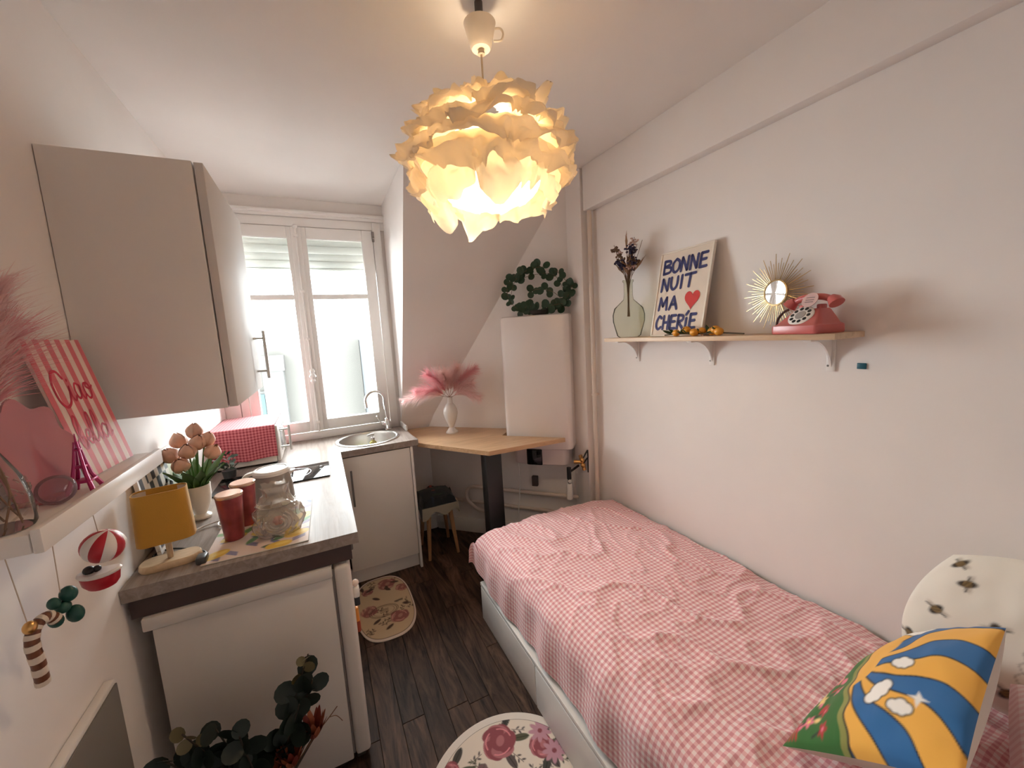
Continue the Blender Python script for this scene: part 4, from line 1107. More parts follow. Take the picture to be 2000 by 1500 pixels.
# ------------------------------------------------------------------ bed
def build_bed():
    t = thing('bed_frame', 'white bed frame with drawer fronts along its open side', 'bed', (1.12, 0.9, 0))
    P = lambda n, b, m, par=t: obj(n, b, m, par, world=True)
    bm_ = mat('bed_white', (0.74, 0.71, 0.68), 0.3)
    P('side_rail', B().box(0.672, 0.700, -0.12, 1.90, 0.06, 0.205, bev=0.002), bm_)
    P('top_ledge', B().box(0.656, 0.715, -0.12, 1.903, 0.206, 0.226, bev=0.003), bm_)
    P('foot_board', B().box(0.672, 1.580, 1.882, 1.90, 0.012, 0.2055, bev=0.002), bm_)
    P('head_board', B().box(0.660, 1.583, -0.15, -0.121, 0.012, 0.30, bev=0.003), bm_)
    P('slat_base', B().box(0.702, 1.580, -0.118, 1.88, 0.150, 0.20), bm_)
    for y0, y1 in ((-0.10, 0.575), (0.585, 1.297), (1.303, 1.897)):
        P('drawer_front', B().box(0.656, 0.671, y0, y1, 0.016, 0.203, bev=0.002), bm_)
    for x in (0.70, 1.54):
        for y in (-0.1, 1.85): P('leg', B().box(x - 0.02, x + 0.02, y - 0.02, y + 0.02, 0.0, 0.149), bm_)
    tag(obj('mattress', B().box(0.690, 1.578, -0.115, 1.885, 0.2275, 0.40, bev=0.05, seg=4), mat('ticking', (0.78, 0.75, 0.72), 0.9)), 'white mattress under the gingham duvet', 'mattress')
    # duvet
    ztop = 0.495
    Wt, Lt = 0.80, 1.98                    # flat width / length before the edges turn down
    rx, ry = 0.10, 0.13
    Ls, Lf = Wt + 0.305, Lt + 0.22         # arc lengths with the hanging parts
    def turn(a, r):
        if a <= 0: return 0, 0
        if a < PI * r / 2: return r * math.sin(a / r), r * (1 - math.cos(a / r))
        return r + 0.05 * (a - PI * r / 2), r + (a - PI * r / 2)
    def f(u, v):
        s, tt = u * Ls, v * Lf
        hx, dx = turn(s - Wt, rx); hy, dy = turn(tt - Lt, ry)
        x = 1.578 - min(s, Wt) - hx
        y = -0.11 + min(tt, Lt) + hy
        drop = (dx ** 3 + dy ** 3) ** (1 / 3)
        z = ztop - drop
        q = Vector((s * 2.3, tt * 2.0, 0.3))
        n1 = mnoise.noise(q); n2 = mnoise.noise(Vector((s * 6 + tt * 3.5, tt * 5 - s * 2.5, 1.7)))
        rg = 1 - abs(mnoise.noise(Vector((s * 5.0 - tt * 2.2, tt * 3.4 + s * 1.6, 4.2))))
        rg = max(0, rg - 0.80) / 0.20
        rg2 = max(0, 1 - abs(mnoise.noise(Vector((s * 9 + tt * 6, tt * 4 - s * 7, 9.1)))) - 0.84) / 0.16
        puff = 0.030 * math.sin(PI * min(1, max(0, s / Wt))) ** 0.6 * min(1, (Lf - tt) / 0.35)
        hang = min(1, drop / 0.15)
        w = 0.012 * n1 + 0.005 * n2 + 0.011 * rg ** 1.5 + 0.006 * rg2 ** 1.5
        z += puff * (1 - hang) + w * (1 - 0.6 * hang) - 0.02 * math.exp(-s / 0.12)
        fold = 0.007 * math.sin(tt * 15 + 3 * n1) + 0.005 * math.sin(tt * 37 + 2)
        if dx > 0.02: x -= (fold + 0.002 + 0.03 * max(0, (tt - 1.4) / 0.8) ** 1.5) * min(1, dx / 0.15)
        if dy > 0.02: y += 0.012 * math.sin(s * 16 + 1) * min(1, dy / 0.15)
        if dx > 0.12: z += 0.006 * math.sin(tt * 6 + 1.2) + 0.004 * math.sin(tt * 19) + 0.06 * max(0, (tt - 1.7) / 0.5) ** 2
        return (min(x, 1.585), y, max(z, 0.235))
    g = gingham('pink_gingham', (0.90, 0.74, 0.72), (0.80, 0.46, 0.47), (0.66, 0.27, 0.29), 0.0094)
    b = B(); b.grid(f, 150, 270, lambda u, v: (u * Ls, v * Lf))
    o = obj('duvet', b, g, angle=80)
    tag(o, 'pink and white gingham duvet spread over the bed', 'duvet')
build_bed()

def pillow(name, label, corners, thick, front, back, m, n=60, sag=0.03, sharp=0.45, rnd=0.0):
    A, Bc, Cc, D = [np.array(c, float) for c in corners]
    us = np.linspace(0, 1, n); U, V = np.meshgrid(us, us, indexing='ij')
    pinch = lambda w: sag * np.sin(PI * w)
    Ue = 0.5 + (U - 0.5) * (1 - pinch(V) * np.abs(2 * U - 1) ** 3); Ve = 0.5 + (V - 0.5) * (1 - pinch(U) * np.abs(2 * V - 1) ** 3)
    if rnd:
        a_, b_ = 2 * Ue - 1, 2 * Ve - 1
        Ue = 0.5 + 0.5 * a_ * np.sqrt(1 - rnd * b_ ** 2 * 0.5 * np.abs(a_)); Ve = 0.5 + 0.5 * b_ * np.sqrt(1 - rnd * a_ ** 2 * 0.5 * np.abs(b_))
    Pm = (1 - Ue)[..., None] * ((1 - Ve)[..., None] * A + Ve[..., None] * D) + Ue[..., None] * ((1 - Ve)[..., None] * Bc + Ve[..., None] * Cc)
    nrm = np.cross(Bc - A, D - A); nrm /= np.linalg.norm(nrm)
    h = thick / 2 * (np.sin(PI * U) * np.sin(PI * V)) ** sharp
    wr = np.zeros_like(h)
    for i in range(n):
        for j in range(n):
            wr[i, j] = mnoise.noise(Vector((U[i, j] * 4, V[i, j] * 4, A[0] * 3))) * 0.5 + mnoise.noise(Vector((U[i, j] * 10, V[i, j] * 7, A[1] * 3))) * 0.25
    h2 = h + wr * thick * 0.10 * np.minimum(1, h / (thick * 0.15))
    F = Pm + nrm * h2[..., None]; K = Pm - nrm * h[..., None]
    P = np.concatenate([F.reshape(-1, 3), K.reshape(-1, 3)])
    faces = grid_faces(n, n) + grid_faces(n, n, n * n, True)
    C = np.concatenate([front(U, V).reshape(-1, 4), back(U, V).reshape(-1, 4)])
    c0 = P.mean(0); P = P - c0
    me = painted_mesh(name, P, faces, C, m)
    me.shade_smooth()
    o = obj(name, me, None); o.location = c0
    return tag(o, label, 'pillow')

def solid(col):
    def f(U, V):
        C = np.ones(U.shape + (4,)); C[..., :3] = col; return C
    return f
def land_print(U, V):
    """blue and orange sun rays with clouds over a green hill with flowers"""
    blu, org, grn, blk, wht, pnk, red, olive = lin(32, 100, 158), lin(236, 176, 74), lin(44, 104, 36), lin(28, 26, 28), lin(240, 236, 230), lin(228, 120, 140), lin(176, 36, 40), lin(140, 140, 70)
    p = Paint(U, V, org, 0.012)
    cx, cy = 0.34, 0.42
    A = np.arctan2(V - cy, U - cx); R = np.hypot(U - cx, V - cy)
    A2 = A + 0.10 * np.sin(R * 9)
    k = (A2 + 2.2) / 0.30
    p.mask(np.floor(k) % 2 < 1, blu)
    p._mix((np.abs(k - np.round(k)) * 0.36 * R) - 0.006, blk)
    p.ell(0.36, 0.50, 0.13, 0.26, -0.25, org)
    # hill
    hx = 0.44 - 0.26 * V + 0.03 * np.sin(V * 9 + 0.6) + 0.014 * np.sin(V * 40)
    p._mix(U - hx - 0.006 - 0.02, blk); p._mix(U - hx - 0.012, olive); p._mix(U - hx + 0.03, grn)
    for i in range(9):
        p.ell(0.10 + 0.13 * (i % 2) * (1 - i / 10), 0.07 + i * 0.105, 0.034, 0.022, i, (pnk, red, lin(236, 200, 130))[i % 3]); p.ell(0.22 * (1 - i / 10) - 0.04 * (i % 2), 0.11 + i * 0.105, 0.028, 0.014, i * 2, (lin(236, 200, 130), pnk, red)[i % 3])
    for i, (x, y) in enumerate(((0.16, 0.10), (0.25, 0.16), (0.14, 0.24), (0.24, 0.30), (0.12, 0.40), (0.30, 0.06), (0.17, 0.55), (0.10, 0.68))):
        for q in range(5): p.ell(x + 0.020 * math.cos(q * 1.257 + i), y + 0.020 * math.sin(q * 1.257 + i), 0.017, 0.011, q * 1.257 + i, (pnk, red, lin(236, 200, 130), pnk)[i % 4])
        p.ell(x, y, 0.010, 0.010, 0, (lin(240, 210, 120), pnk)[i % 2]); p.line([(x - 0.03, y - 0.01), (x - 0.07, y - 0.03)], 0.005, blk)
    for i in range(4): p.line([(0.02 + 0.03 * i, 0.02), (0.02 + 0.02 * i, 0.10)], 0.008, red)
    def cloud(x, y, s, a=0.0):
        for dx, dy, r in ((-.9, 0, .6), (0, .15, .8), (.8, 0, .6), (.3, -.4, .5), (-.4, -.35, .5)):
            p.ell(x + s * (dx * math.cos(a) - dy * math.sin(a)), y + s * (dx * math.sin(a) + dy * math.cos(a)), s * r + .008, s * r + .008, 0, blk)
        for dx, dy, r in ((-.9, 0, .6), (0, .15, .8), (.8, 0, .6), (.3, -.4, .5), (-.4, -.35, .5)):
            p.ell(x + s * (dx * math.cos(a) - dy * math.sin(a)), y + s * (dx * math.sin(a) + dy * math.cos(a)), s * r, s * r, 0, wht)
    cloud(0.60, 0.27, 0.058, 0.9); cloud(0.66, 0.47, 0.042, 0.2); cloud(0.50, 0.84, 0.07, 0.4); cloud(0.74, 0.21, 0.042)
    p.poly([(x + 0.24, y + 0.12) for x, y in ((0.56, 0.20), (0.585, 0.17), (0.62, 0.16), (0.585, 0.15), (0.57, 0.11), (0.555, 0.15), (0.52, 0.16), (0.555, 0.17))], wht)
    return p.C
def bee_print(U, V):
    p = Paint(U, V, lin(232, 226, 214), 0.012)
    dk, am, wg = lin(52, 42, 34), lin(150, 120, 70), lin(196, 186, 172)
    for x, y, a in ((0.30, 0.30, .4), (0.14, 0.52, 1.2), (0.40, 0.55, 2.0), (0.20, 0.78, .2), (0.52, 0.16, 1.0), (0.62, 0.42, 2.6), (0.50, 0.80, .8), (0.06, 0.22, 1.7), (0.78, 0.2, .3), (0.10, 0.92, .9)):
        c, s = math.cos(a), math.sin(a)
        for q in (-1, 1): p.ell(x - s * .028 * q + c * .008, y + c * .028 * q + s * .008, .036, .015, a + PI / 2 * q * .8, wg); p.line([(x, y), (x - s * .058 * q, y + c * .058 * q)], .0045, dk)
        p.ell(x, y, .046, .026, a, dk)
        for q in (-.014, 0, .014): p.line([(x + c * q - s * .018, y + s * q + c * .018), (x + c * q + s * .018, y + s * q - c * .018)], .0035, am)
    # honeycomb towards one end
    for i in range(9):
        for j in range(7):
            x, y = 0.56 + j * 0.065, 0.30 + i * 0.085 + (j % 2) * 0.042
            pts = [(x + .040 * math.cos(PI / 3 * k), y + .045 * math.sin(PI / 3 * k)) for k in range(7)]
            p.line(pts, .0022, lin(150, 140, 126))
    p.ell(0.9, 0.92, .22, .05, -.5, lin(110, 84, 70)); p.ell(0.98, 0.78, .16, .05, -.6, lin(120, 92, 76))
    return p.C
pillow('bee_pillow', 'white pillow printed with bees and honeycomb, leaning on the wall', [(1.468, 0.50, 0.54), (1.470, 0.06, 0.54), (1.540, 0.04, 0.94), (1.520, 0.415, 0.905)], 0.12, bee_print, solid(lin(225, 220, 210)), printed('cotton_print', 0.85), n=110, sag=-0.05, rnd=0.5)
pillow('landscape_pillow', 'cushion printed with blue and orange sun rays, clouds and a green hill', [(0.895, 0.480, 0.545), (0.855, 0.19, 0.80), (1.275, 0.245, 0.865), (1.46, 0.45, 0.60)], 0.13, lambda U, V: land_print(U, V), solid(lin(205, 190, 178)), printed('cotton_print'), n=150)
def pink_pillow():
    g = gingham('pale_pink_gingham', (0.88, 0.74, 0.73), (0.82, 0.58, 0.59), (0.74, 0.44, 0.46), 0.0105)
    b = B(); n = 40
    c = np.array((1.19, 0.075, 0.64)); wx, wy, th = 0.24, 0.13, 0.15
    for s in (1, -1):
        def f(u, v):
            U, V = 2 * u - 1, 2 * v - 1
            h = th / 2 * max(0, (1 - U ** 4) * (1 - V ** 4)) ** 0.5
            return (wx * U * (1 - 0.05 * V * V), wy * V * (1 - 0.05 * U * U), s * h + 0.004 * math.sin(7 * u + 5 * v))
        b.grid(f, n, n, lambda u, v: (u * wx * 2, v * wy * 2))
    bmesh.ops.remove_doubles(b.bm, verts=b.bm.verts, dist=1e-5)
    o = obj('gingham_pillow', b, g); o.location = c; o.rotation_euler = (0.12, -0.10, 0.25)
    tag(o, 'pink gingham pillow matching the duvet at the head of the bed', 'pillow')
pink_pillow()

# ------------------------------------------------------------------ rugs
def build_rugs():
    wht, rose, rosed, grey, grn, lil = lin(226, 214, 200), lin(176, 110, 116), lin(142, 72, 80), lin(92, 80, 78), lin(84, 84, 62), lin(190, 142, 156)
    # round rug
    t = thing('round_rug', 'round white rug with large pink roses and a wide white rim beside the bed', 'rug', (0.43, 1.062, 0))
    R = 0.302
    obj('rug_body', B().lathe([(R - .004, 0.0004), (R, 0.003), (R - .002, 0.008), (R - .03, 0.009), (0, 0.009)], n=72), mat('rug_white', (0.76, 0.70, 0.64), 0.9, bump=0.3, bscale=300), t)
    n = 190
    us = np.linspace(0, 1, n); rr, aa = np.meshgrid(us, np.linspace(0, 2 * PI, 2 * n), indexing='ij')
    X, Y = rr * (R - .032) * np.cos(aa), rr * (R - .032) * np.sin(aa)
    p = Paint(X, Y, wht, 0.0028); r = random.Random(4)
    def sprig(x, y, a, col):
        p.line([(x, y), (x + .05 * math.cos(a), y + .05 * math.sin(a))], .0012, col)
        for k in range(4):
            q = .012 + .011 * k; s = 1 if k % 2 else -1
            p.ell(x + q * math.cos(a) - s * .008 * math.sin(a), y + q * math.sin(a) + s * .008 * math.cos(a), .008, .0035, a + s * .8, col)
    for k in range(26): sprig(r.uniform(-.24, .24), r.uniform(-.24, .26), r.uniform(0, 6), (grn, grey)[k % 2])
    for x, y, q in ((.03, .19, .07), (-.17, .17, .045), (-.19, .02, .055), (.10, -.02, .06), (-.04, -.10, .06), (.17, .10, .05)):
        for k in range(3): p.leaf(x + (q + .015) * math.cos(k * 1.1 - 1.4), y + (q + .015) * math.sin(k * 1.1 - 1.4), .034, k * 1.1 - 1.4, (grey, grn, lin(70, 66, 60))[k])
        p.rose(x, y, q, rose, rosed, int(abs(x * 1000)))
    for x, y in ((.19, .15), (.20, .06)):
        for k in range(9): p.ell(x + .024 * math.cos(k * .7), y + .024 * math.sin(k * .7), .022, .009, k * .7, lil)
        p.ell(x, y, .009, .009, 0, rosed)
    for x, y in ((-.06, .13), (-.02, .08)): p.rose(x, y, .02, grey, lin(120, 90, 92), 3)
    p._mix(np.abs(rr - 1) * .27 - .0015, grey)
    P = np.stack([X, Y, np.full_like(X, 0.0096)], -1)
    obj('floral_print', painted_mesh('floral_print', P, grid_faces(n, 2 * n), p.C, printed('rug_print', 0.9)), None, t)
    # mat by the sink
    t = thing('oval_mat', 'oval cream mat with faded pink flowers and an oval emblem by the sink cabinet', 'rug', (0.192, 2.305, 0))
    def sup(a, rx, ry): 
        c, s = math.cos(a), math.sin(a)
        return (rx * abs(c) ** 0.72 * (1 if c >= 0 else -1), ry * abs(s) ** 0.72 * (1 if s >= 0 else -1))
    rx, ry = 0.162, 0.298
    ring = lambda k, z: [(*sup(2 * PI * i / 72, rx * k, ry * k), z) for i in range(72)]
    obj('mat_body', B().rings([ring(.99, .0004), ring(1, .003), ring(.995, .007), ring(.94, .0078)]), mat('mat_cream', (0.66, 0.56, 0.50), 0.9, bump=0.3, bscale=300), t)
    n = 100
    rr, aa = np.meshgrid(np.linspace(0, 1, n), np.linspace(0, 2 * PI, 2 * n), indexing='ij')
    c_, s_ = np.cos(aa), np.sin(aa)
    X = rr * .945 * rx * np.sign(c_) * np.abs(c_) ** .72; Y = rr * .95 * ry * np.sign(s_) * np.abs(s_) ** .72
    p = Paint(X, Y, lin(196, 172, 140), 0.0035); ros2, bro = lin(128, 66, 66), lin(70, 46, 36)
    for k in range(16): sprig(r.uniform(-.12, .12), r.uniform(-.25, .25), r.uniform(0, 6), bro)
    for x, y, q in ((.06, -.14, .055), (-.09, -.02, .05), (.04, .20, .06), (.12, .12, .04), (-.08, .17, .035)): p.rose(x, y, q, lin(170, 122, 112), lin(140, 84, 80), int(q * 1000))
    for k in range(10): p.leaf(r.uniform(-.12, .12), r.uniform(-.25, .25), .025, r.uniform(0, 3), bro)
    for k in (.080, .071): p.line([(-.012 + k * math.cos(a), -.055 + k * .66 * math.sin(a)) for a in np.linspace(0, 2 * PI, 40)], .0016, bro)
    p.line([(-.012 + .058 * math.cos(a), -.055 + .038 * math.sin(a)) for a in np.linspace(0, 2 * PI, 40)], .001, bro)
    for q in (-.012, 0.002, .014): p.line([(-.035 + i * .006, -.055 + q + .005 * (-1) ** i) for i in range(9)], .0013, bro)
    p._mix(np.abs(rr - 1) * .15 - .002, bro)
    P = np.stack([X, Y, np.full_like(X, 0.0082)], -1)
    obj('floral_print', painted_mesh('floral_print', P, grid_faces(n, 2 * n), p.C, printed('rug_print')), None, t)
build_rugs()
# ------------------------------------------------------------------ pendant lamp
def build_pendant():
    X, Y = 0.53, 1.18
    t = thing('pendant_lamp', 'pendant lamp with a big ruffled cream fabric shade hung from a ceiling cup', 'lamp', (X, Y, ZC))
    cup = mat('cup_cream', (0.72, 0.62, 0.50), 0.35)
    c = obj('ceiling_cup', B().lathe([(0.0, -0.128), (0.027, -0.128), (0.032, -0.120), (0.0475, -0.058), (0.045, -0.058), (0.030, -0.116), (0.0, -0.12)], n=36), cup, t)
    obj('cup_handle', B().tube(crom([(0.044, -0.012, -0.068), (0.060, -0.016, -0.067), (0.067, -0.018, -0.080), (0.060, -0.016, -0.098), (0.038, -0.010, -0.102)], 6), 0.0032, 8), cup, c)
    obj('ceiling_hook', B().cyl((0, 0, -0.12), (0, 0, -0.0005), 0.012, n=12), mat('hook_dark', (0.10, 0.08, 0.07), 0.6), t)
    b = B(); b.lathe([(0.011, -0.142), (0.008, -0.129)], n=14); b.cyl((0, 0, -0.38), (0, 0, -0.129), 0.003, n=8)
    obj('cord', b, mat('cord_beige', (0.45, 0.36, 0.26), 0.6), t)
    obj('bulb_holder', B().cyl((0, 0, -0.42), (0, 0, -0.37), 0.018, n=16), WPLAST, t)
    obj('bulb', B().ball((0, 0, -0.455), (0.032, 0.032, 0.036), 20, 14), mat('bulb_glow', (1, 0.85, 0.6), 0.4, emis=((1.0, 0.80, 0.52), 6.0)), t)
    fab = cloth_translucent('ruffle_fabric', (0.86, 0.79, 0.68), (0.94, 0.86, 0.72), 0.42)
    def band(r0, z0, r1, z1, seed, amp, zamp, jag=0.0, nu=220, nv=12, bulge=0.03):
        r = random.Random(seed); ph = [r.uniform(0, 6.28) for _ in range(8)]; fr = [r.choice((3, 4)), r.choice((5, 6)), r.choice((7, 8, 9)), r.choice((11, 13))]
        def f(u, v):
            a = 2 * PI * u
            w = v ** 1.15
            wob = (math.sin(fr[0] * a + ph[0]) * 0.7 + math.sin(fr[1] * a + ph[1] + 1.2 * v) * 0.8 + math.sin(fr[2] * a + ph[2] - 1.5 * v) * 0.55 + math.sin(fr[3] * a + ph[3]) * 0.3)
            wob2 = (math.sin(fr[0] * a + ph[4]) * 0.6 + math.sin(fr[1] * a + ph[5] + v) * 0.9 + math.sin(fr[2] * a + ph[6]) * 0.6)
            nz = mnoise.noise(Vector((math.cos(a) * 5 + seed * 3, math.sin(a) * 5, v * 3))) + 0.6 * mnoise.noise(Vector((math.cos(a) * 11 + seed, math.sin(a) * 11, v * 5)))
            rad = r0 + (r1 - r0) * v + bulge * math.sin(PI * v) + amp * wob * w + 0.030 * nz * (0.3 + w)
            z = z0 + (z1 - z0) * v + zamp * wob2 * w + 0.018 * nz * w
            if jag: z -= jag * max(0, mnoise.noise(Vector((math.cos(a) * 3.5 + 7, math.sin(a) * 3.5, seed)))) * 2.4 * v ** 3
            a2 = a + 0.09 * math.sin(fr[2] * a + ph[7]) * w
            return (rad * math.cos(a2), rad * math.sin(a2), z)
        b = B(); b.grid(f, nu, nv, closeu=True); return b
    zt = -ZC
    lay = [(0.045, 2.262, 0.150, 2.262, 1, 0.020, 0.022, 0), (0.10, 2.250, 0.205, 2.225, 2, 0.020, 0.022, 0), (0.15, 2.225, 0.250, 2.165, 3, 0.020, 0.024, 0),
           (0.185, 2.185, 0.268, 2.105, 4, 0.019, 0.024, 0), (0.195, 2.150, 0.276, 2.045, 5, 0.018, 0.022, 0), (0.195, 2.105, 0.250, 1.985, 6, 0.018, 0.020, 0.02), (0.19, 2.085, 0.208, 1.925, 8, 0.017, 0.014, 0.06)]
    obj('added_diffuser', band(0.06, 2.185 + zt, 0.105, 1.965 + zt, 15, 0.006, 0.004, 0, bulge=0.085), fab, t, angle=75)  # unseen diffuser layer added to dim and spread the bulb's light
    for r0, z0, r1, z1, s, am, za, jg in lay:
        z0, z1 = 2.085 + (z0 - 2.085) * 0.80, 2.085 + (z1 - 2.085) * 0.80; r0 *= 0.92; r1 *= 0.92; am *= 0.9; za *= 0.85; jg *= 0.8
        obj('ruffle', band(r0, z0 + zt, r1, z1 + zt, s, am, za, jg), fab, t, angle=75)
    ld = bpy.data.lights.new('pendant_light', 'POINT'); ld.energy = LAMP_W; ld.color = (1.0, 0.82, 0.58); ld.shadow_soft_size = 0.06
    lo = bpy.data.objects.new('pendant_light', ld); COL.objects.link(lo); lo.parent = t; lo.location = (0, 0, -0.47)
build_pendant()

# ------------------------------------------------------------------ water heater on the angled wall
BC = (1.4065, 2.4185, 0.645)
RZ = -PI / 4
def build_boiler():
    t = thing('water_heater', 'tall white flat water heater on the angled wall above the corner desk', 'water heater', BC, RZ)
    hw = 0.236
    def prof(w, yb, yf, bul, r, n=6):
        pts = [(w, yb)]
        for k in range(n + 1):
            a = PI / 2 * k / n; pts.append((w - r + r * math.cos(a), -(yf - r) - r * math.sin(a)))
        for k in range(1, 8):
            q = -1 + 2 * k / 8; pts.append((-(w - r) * q, -yf - bul * (1 - q * q)))
        for k in range(n + 1):
            a = PI / 2 + PI / 2 * k / n; pts.append((-(w - r) + r * math.cos(a), -(yf - r) - r * math.sin(a)))
        pts.append((-w, yb)); return pts
    en = mat('heater_enamel', (0.78, 0.72, 0.69), 0.22)
    b = B()
    b.rings([[(x * k, y, z) for x, y in prof(hw, -0.002, yf, bl, 0.04)] for k, yf, bl, z in ((0.965, 0.165, 0.012, 0.118), (0.985, 0.180, 0.014, 0.124), (1.0, 0.188, 0.015, 0.15), (1.0, 0.188, 0.015, 1.0), (0.99, 0.182, 0.014, 1.018), (0.965, 0.165, 0.012, 1.025))])
    obj('tank', b, en, t)
    b = B(); b.rings([[(x, y, z) for x, y in prof(w, -0.02, yf, 0.008, 0.045)] for w, yf, z in ((0.190, 0.150, 0.0), (0.198, 0.160, 0.008), (0.200, 0.165, 0.116))])
    obj('lower_cover', b, mat('heater_cover', (0.66, 0.58, 0.56), 0.3), t)
    obj('display', B().box(-0.088, 0.022, -0.184, -0.168, 0.005, 0.116, bev=0.007, seg=3), BLACKGLASS, t)
    # connections below on the right
    v = thing('water_valve', 'brass safety valve with black levers under the water heater', 'valve', (1.505, 2.085, 0.63))
    b = B(); b.cyl((0, 0, 0.0), (-0.015, 0.02, 0.10), 0.013, n=14); b.ball((-0.022, -0.01, 0.075), 0.016); b.ball((-0.018, -0.012, 0.040), 0.017); b.cyl((-0.06, 0.03, 0.06), (-0.018, -0.008, 0.06), 0.012, n=12)
    obj('brass_body', b, BRASS, v)
    b = B(); b.tube([(-0.015, -0.01, 0.085), (0.005, -0.012, 0.115), (0.022, -0.012, 0.135)], 0.005, 8); b.tube([(-0.012, -0.012, 0.055), (0.01, -0.012, 0.075), (0.024, -0.012, 0.085)], 0.005, 8); b.tube([(0.024, -0.01, 0.135), (0.026, -0.008, 0.08), (0.026, -0.005, -0.02)], 0.004, 8)
    obj('levers', b, BLACK, v)
    v = thing('drain_siphon', 'white drain siphon with a black neck hanging below the water heater', 'pipe fitting', (1.425, 2.150, 0.42))
    obj('siphon_body', B().lathe([(0.012, 0.0), (0.021, 0.006), (0.022, 0.10), (0.017, 0.112), (0.012, 0.115)], n=20), WPLAST, v)
    b = B(); b.cyl((0, 0, 0.115), (0, 0, 0.145), 0.010, n=12); b.cyl((0, 0, 0.145), (0.0, 0.0, 0.2245), 0.015, n=14); b.tube([(0, 0, 0.19), (0.04, 0.0, 0.205), (0.06, -0.03, 0.235)], 0.008, 8)
    obj('neck', b, BLACK, v)
    obj('knob', B().ball((-0.008, -0.018, 0.135), 0.012), WPLAST, v)
build_boiler()

def build_pipes():
    pm = mat('painted_pipe', (0.70, 0.60, 0.52), 0.4)
    def q(x, d, z): return (x, d - x, z)
    D = 3.757
    t = thing('heating_pipe', 'cream painted heating pipe bending back on itself along the angled wall', 'pipe', q(1.1, D, 0.24))
    pts = [q(1.56, D, 0.385), q(1.3, D, 0.388), q(1.0, D, 0.40)] + [q(0.965 - 0.045 * math.sin(a), D, 0.325 + 0.075 * math.cos(a)) for a in np.linspace(0.2, 2.4, 8)] + [q(0.955, D, 0.245), q(0.99, D, 0.215), q(1.08, D, 0.20)]
    obj('bent_run', B().tube(crom(pts, 4), 0.014, 10), pm, t, world=True)
    D = 3.797
    t = thing('lower_heating_pipe', 'straight cream painted heating pipe running low along the angled wall', 'pipe', q(1.1, D, 0.25))
    obj('straight_run', B().tube([q(0.80, D, 0.272), q(1.1, D, 0.262), q(1.56, D, 0.235)], 0.013, 10), pm, t, world=True)
    for x in (0.9, 1.2, 1.45): obj('clip', B().lathe([(0.017, -0.006), (0.017, 0.006)], n=12, m=Matrix.Translation(q(x, D, 0.272 - (x - 0.8) * 0.048)) @ Matrix.Rotation(-PI / 4, 4, 'Z') @ Matrix.Rotation(PI / 2, 4, 'Y')), pm, t, world=True)
    t = thing('corner_pipe', 'thin vertical cream pipe with a bracket in the corner by the bed', 'pipe', (1.565, 2.03, 0.0))
    obj('riser', B().cyl((0, 0, 0.0005), (0, 0, 2.272), 0.0145, n=14), pm, t)
    b = B(); b.lathe([(0.019, -0.008), (0.019, 0.008)], (0, 0, 1.14), 16); b.box(0.01, 0.033, -0.006, 0.006, 1.134, 1.146)
    obj('bracket', b, pm, t)
    tag(obj('white_cable', B().tube(crom([q(1.215, 3.70, 0.655), q(1.222, 3.72, 0.45), q(1.215, 3.74, 0.25), q(1.225, 3.76, 0.02)], 5), 0.0045, 6), WPLAST), 'white cable hanging straight down beneath the water heater', 'cable')
    t = thing('socket_box', 'small dark socket box on the angled wall beneath the water heater', 'socket', q(1.338, 3.81, 0.43))
    b = B(); b.box(-0.022, 0.022, -0.018, 0.018, 0.0, 0.075, bev=0.004)
    o = obj('case', b, mat('socket_brown', (0.07, 0.05, 0.045), 0.4), t); o.rotation_euler = (0, 0, RZ)
    o = obj('plate', B().box(-0.03, 0.03, 0.012, 0.020, -0.01, 0.085, bev=0.002), WPLAST, t); o.rotation_euler = (0, 0, RZ)
build_pipes()

